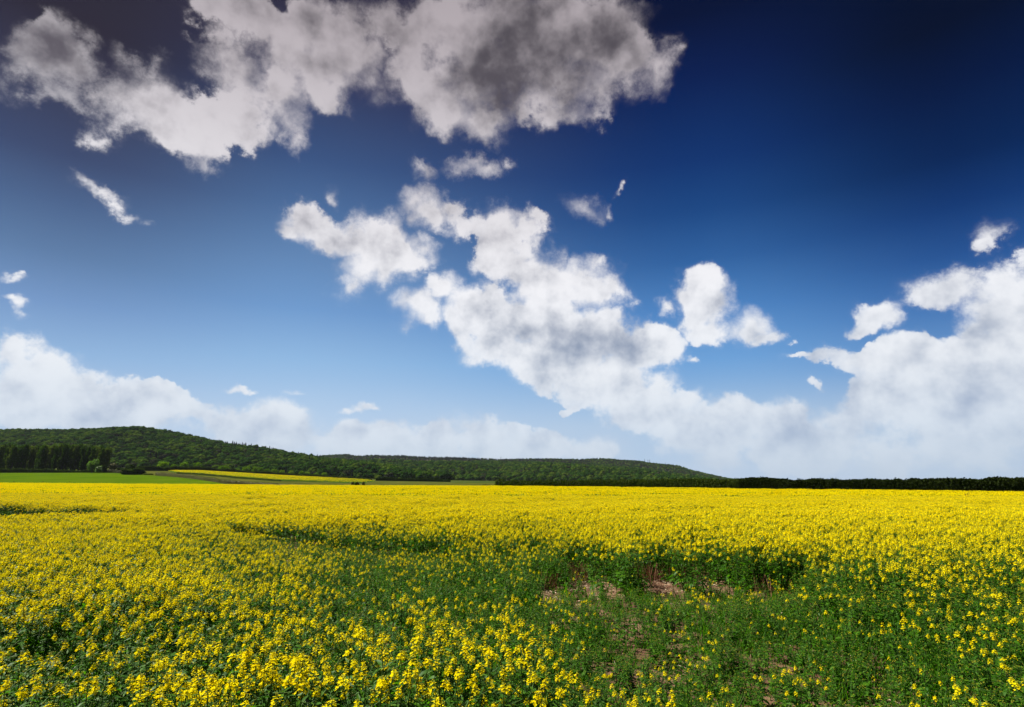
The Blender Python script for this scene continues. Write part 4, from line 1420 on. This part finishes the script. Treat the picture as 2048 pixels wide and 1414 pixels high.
firsts = {}
for k in chosen:
    fm = int(form[k])
    root = bpy.data.objects.new("rape_plant", None)
    coll.objects.link(root)
    root.empty_display_size = 0.05
    root.location = (x[k], y[k], zz[k])
    root.rotation_euler = (tilt[k, 0], tilt[k, 1], rot[k])
    root.scale = (wid[k], wid[k], hh[k])
    lb = plant_label(k)
    tag(root, lb, "rape plant", "rape plants: " + lb)
    if fm not in firsts:
        st_me, fo_me, hd = part_mesh[fm]
        kids = [link("stem", st_me), link("foliage", fo_me)] + [link("flower_head", me, loc=at) for me, at in hd]
        firsts[fm] = kids
        for c in kids:
            c.parent = root
    else:
        for c0 in firsts[fm]:
            c = c0.copy()
            coll.objects.link(c)
            c.parent = root

rape_src = source_collection("rape_form", FORM_MESH)
DENSE = [joined(rape_plant(540 + k, 1.0, hd, 8, n_fl=(14, 22), spread=.027)) for k, hd in enumerate((8, 7, 9, 8))]

# the plants beyond them, still one by one out to 60 m
fx, fy, r2 = field_points(17.0, 46.0, 24.0, 22)
f2, form2, hh2, keep2 = choose(fx, fy, r2)
fx, fy, form2, hh2 = fx[keep2], fy[keep2], form2[keep2], hh2[keep2]
X = np.concatenate([x[~single], fx]); Y = np.concatenate([y[~single], fy])
dense = (form2 <= 3) & (r2.uniform(size=len(form2)) < np.clip((fy - 15.0) / 6.0, 0, 1))
form2 = np.where(dense, form2 + 16, form2)
FM = np.concatenate([form[~single], form2]); HH = np.concatenate([hh[~single], hh2])
nn = len(X)
W = np.clip(HH * r2.uniform(1.0, 1.3, nn), .5, 1.2) * np.where(Y > 17, 1.12, 1.0)

# far rape field as tufts of many plants
def tuft(seed, w=2.0, heads=165, h=.95, green=760):
    r = np.random.default_rng(seed)
    mb = MB()
    C = np.stack([r.uniform(-w / 2, w / 2, heads), r.uniform(-w / 2, w / 2, heads), h * r.uniform(.68, 1.08, heads)], 1)
    k = 8
    P = np.repeat(C, k, 0) + r.normal(size=(heads * k, 3)) * np.array([.022, .022, .026])
    leaf_quads(mb, P, .026, 0, up=0.35, r=r, aspect=.9)
    G = np.stack([r.uniform(-w / 2, w / 2, green), r.uniform(-w / 2, w / 2, green), h * r.uniform(.3, 1.0, green)], 1)
    leaf_quads(mb, G, .075, 1, up=0.1, r=r, aspect=.4)
    return mb.mesh("rape_tuft_form", [M_petal, M_leaf])


TUFTS = [tuft(700 + k) for k in range(4)] + [tuft(710 + k, heads=150, h=.86, green=420) for k in range(2)]
tx, ty, r3 = [], [], np.random.default_rng(33)
for yy in np.arange(46.6, 186.0, 1.5):
    n = int((U_K[-1] - U_K[0]) * yy / 1.6)
    tx.append(U_K[0] * yy + 1.6 * (np.arange(n) + r3.uniform(-.4, .4, n))); ty.append(np.full(n, yy) + r3.uniform(-.5, .5, n))
tx, ty = np.concatenate(tx), np.concatenate(ty)
ok = ty < np.interp(tx / ty, U_K, EDGE_D) - .5
tx, ty = tx[ok], ty[ok]
sparse = (value_noise(tx, ty, 11.0, 14) < .26) & (value_noise(tx, ty, 4.0, 15) < .55)
TK = np.where(sparse, r3.integers(4, 6, len(tx)), r3.integers(0, 4, len(tx)))
for k, me in enumerate(TUFTS):
    rape_src.objects.link(bpy.data.objects.new("rape_form_%02d" % (10 + k), me))
for k, me in enumerate(DENSE):
    rape_src.objects.link(bpy.data.objects.new("rape_form_%02d" % (16 + k), me))
allx, ally = np.concatenate([X, tx]), np.concatenate([Y, ty])
S3 = np.concatenate([np.stack([W, W, HH], 1), np.stack([np.ones(len(tx)), np.ones(len(tx)), r3.uniform(.93, 1.06, len(tx))], 1)])
K_ = np.concatenate([FM, TK + 10])
tl = np.concatenate([r2.normal(size=(nn, 2)) * .10, np.zeros((len(tx), 2))])
tag(scatter("rape_crop", np.stack([allx, ally, H(allx, ally)], 1), r2.uniform(0, 6.28, len(allx)), S3, K_, rape_src, tl), "yellow flowering rape crop filling the field to the far hedge", "rape crop")

# the second rape field beyond the hedge bank
far_tufts = source_collection("far_rape_form", [tuft(730 + k, 3.0, 170, 1.0, 1000) for k in range(3)])
r4 = np.random.default_rng(44)
pts = []
for D in np.arange(232.0, 432.0, 2.6):
    for px in np.arange(338, 742, 2.6 / D * 1180):
        lo = np.interp(px, [338, 352, 400, 470, 560, 740], [400, 334, 304, 272, 243, 236])
        hi = np.interp(px, [338, 352, 400, 740], [404, 428, 432, 432])
        if lo < D < hi and not (px > 640 and D < 300 and r4.uniform() < (px - 640) / 120) and r4.uniform() > (px - 520) / 250:
            u = px_u(px) + r4.uniform(-.5, .5) * 2.6 / D
            pts.append((u * D, D + r4.uniform(-1, 1)))
pts = np.array(pts)
tag(scatter("far_rape_crop", np.stack([pts[:, 0], pts[:, 1], H(pts[:, 0], pts[:, 1])], 1), r4.uniform(0, 6.28, len(pts)), r4.uniform(.92, 1.08, len(pts)), r4.integers(0, 3, len(pts)), far_tufts), "thin wedge of yellow rape beyond the hedge bank on the left", "rape crop")

# ---------------------------------------------------------------- straw, dead stalks and weeds on the bare ground
def straw_build(g):
    geo = g.n.new('ShaderNodeNewGeometry')
    c = g.ramp(geo.outputs['Random Per Island'], [(0.0, (0.20, 0.11, 0.07)), (0.5, (0.42, 0.29, 0.19)), (1.0, (0.60, 0.48, 0.34))])
    return principled(g, c, 0.7, 0.2)


def stalk_build(g):
    geo = g.n.new('ShaderNodeNewGeometry')
    c = g.mix(geo.outputs['Random Per Island'], (0.16, 0.055, 0.030), (0.30, 0.14, 0.08))
    return principled(g, c, 0.7, 0.2)


M_straw = material("old_straw", straw_build)
M_stalk = material("dry_red_stalks", stalk_build)
r5 = np.random.default_rng(55)
sx, sy = r5.uniform(-.5, 7.0, 60000), r5.uniform(4.5, 13.8, 60000)
bb = bare_at(sx, sy)
ok = r5.uniform(size=len(sx)) < bb * .55 * (value_noise(sx, sy, .5, 8) ** 1.2) + .012
sx, sy = sx[ok], sy[ok]
n = len(sx)
a = r5.uniform(0, 6.28, n)
L = r5.uniform(.02, .13, n)
P = np.stack([sx, sy, H(sx, sy) + r5.uniform(.03, .07, n)], 1)
dv = np.stack([np.cos(a), np.sin(a), r5.normal(size=n) * .18], 1) * L[:, None]
wv = np.stack([-np.sin(a), np.cos(a), r5.normal(size=n) * .4], 1) * r5.uniform(.0022, .0045, n)[:, None]
mb = MB()
mb.add(np.stack([P - wv, P + dv * .9 - wv, P + dv, P + wv + np.array([0, 0, .003])], 1).reshape(-1, 3), np.arange(4 * n).reshape(n, 4))
tag(link("straw_litter", mb.mesh("straw_litter", [M_straw])), "scattered pale straw on the bare reddish soil patch", "straw", None, "stuff")

qx, qy = [], []
for cx_, cy_, rx_, ry_ in [(1.3, 12.5, .25, .3), (2.75, 12.4, .36, .3), (3.72, 12.7, .28, .35), (.7, 11.4, .25, .2), (4.6, 10.7, .3, .2)]:
    n = int(rx_ * ry_ * 2000)
    qx.append(r5.normal(size=n) * rx_ * .5 + cx_); qy.append(r5.normal(size=n) * ry_ * .5 + cy_)
qx, qy = np.concatenate(qx), np.concatenate(qy)
n = len(qx)
hgt = r5.uniform(.10, .42, n)
P = np.stack([qx, qy, H(qx, qy)], 1)
T_ = P + np.stack([r5.normal(size=n) * .08, r5.normal(size=n) * .08, hgt], 1)
a = r5.uniform(0, 6.28, n)
wv = np.stack([np.cos(a), np.sin(a), np.zeros(n)], 1) * .0045
mb = MB()
mb.add(np.stack([P - wv, P + wv, T_ + wv * .5, T_ - wv * .5], 1).reshape(-1, 3), np.arange(4 * n).reshape(n, 4))
tag(link("dead_stalks", mb.mesh("dead_stalks", [M_stalk])), "dry reddish stalks standing where the crop meets bare soil", "stalks", None, "stuff")

# fine grass and weeds between the plants of the thin right hand part
def blade_tuft(seed, n=46, h=.34, spread=.12):
    r = np.random.default_rng(seed)
    mb = MB()
    for k in range(n):
        a = r.uniform(0, 6.28)
        b0 = np.array([r.normal() * spread * .5, r.normal() * spread * .5, -.02])
        leaf_faces(mb, b0, np.array([math.cos(a) * .4, math.sin(a) * .4, 1.0]), h * r.uniform(.45, 1.1), r.uniform(.005, .011), r.uniform(.05, .5), r, 0, 3, .2)
    return mb.mesh("grass_tuft_form", [M_leaf])


grass_src = source_collection("grass_form", [blade_tuft(800 + k) for k in range(4)])
gx, gy, r6 = field_points(1.3, 14.0, 26.0, 66)
fg, hg = crop_at(gx, gy)
ok = (r6.uniform(size=len(gx)) < np.clip(1.1 - fg * 1.2, .12, 1)) & (r6.uniform(size=len(gx)) > bare_at(gx, gy) * .95) & ~((gy > 8.4) & (gy < 10.6) & (gx > .5) & (gx < 5.2) & (r6.uniform(size=len(gx)) < .6))
gx, gy = gx[ok], gy[ok]
tag(scatter("grass", np.stack([gx, gy, H(gx, gy)], 1), r6.uniform(0, 6.28, len(gx)), r6.uniform(.6, 1.4, len(gx)) * np.clip(hg[ok] / .62, .45, 1.1), r6.integers(0, 4, len(gx)), grass_src), "fine green grass growing between the rape plants", "grass")

# a lone dark weed standing over the far crop
D = 42.0
p = spot(1930, D)
root = tag(link("tall_weed", None, loc=p), "lone dark forked weed standing above the yellow crop at right", "weed")
mb = MB()
tube(mb, [(0, 0, 0), (.02, 0, .8), (.05, 0, 1.22)], [.012, .01, .006], 5)
tube(mb, [(.02, 0, .8), (.12, .02, 1.02), (.17, .02, 1.32)], [.009, .007, .005], 5)
tube(mb, [(.02, 0, .75), (-.08, 0, .95), (-.11, 0, 1.18)], [.008, .006, .004], 5)
link("stem", mb.mesh("stem", [M_post]), root)
mb = MB()
rw = np.random.default_rng(3)
for e in ((.05, 0, 1.2), (.17, .02, 1.3), (-.11, 0, 1.16)):
    leaf_quads(mb, np.array(e) + rw.normal(size=(26, 3)) * np.array([.018, .018, .07]), .02, r=rw)
link("seed_head", mb.mesh("seed_head", [M_post]), root)

# ---------------------------------------------------------------- the air between here and the hills
HAZE = 0.00002
mb = MB()
box(mb, (0, 1900, 43), (9600, 5200, 150))
haze_mat = bpy.data.materials.new("thin_haze")
haze_mat.use_nodes = True
ht = haze_mat.node_tree
ht.nodes.clear()
hv = ht.nodes.new('ShaderNodeVolumePrincipled')
hv.inputs['Color'].default_value = (0.80, 0.88, 1.0, 1.0)
hv.inputs['Density'].default_value = HAZE
hv.inputs['Anisotropy'].default_value = 0.2
ho = ht.nodes.new('ShaderNodeOutputMaterial')
ht.links.new(hv.outputs[0], ho.inputs['Volume'])
tag(link("haze", mb.mesh("haze", [haze_mat])), "faint blue haze filling the air over the fields and hills", "haze", None, "stuff")
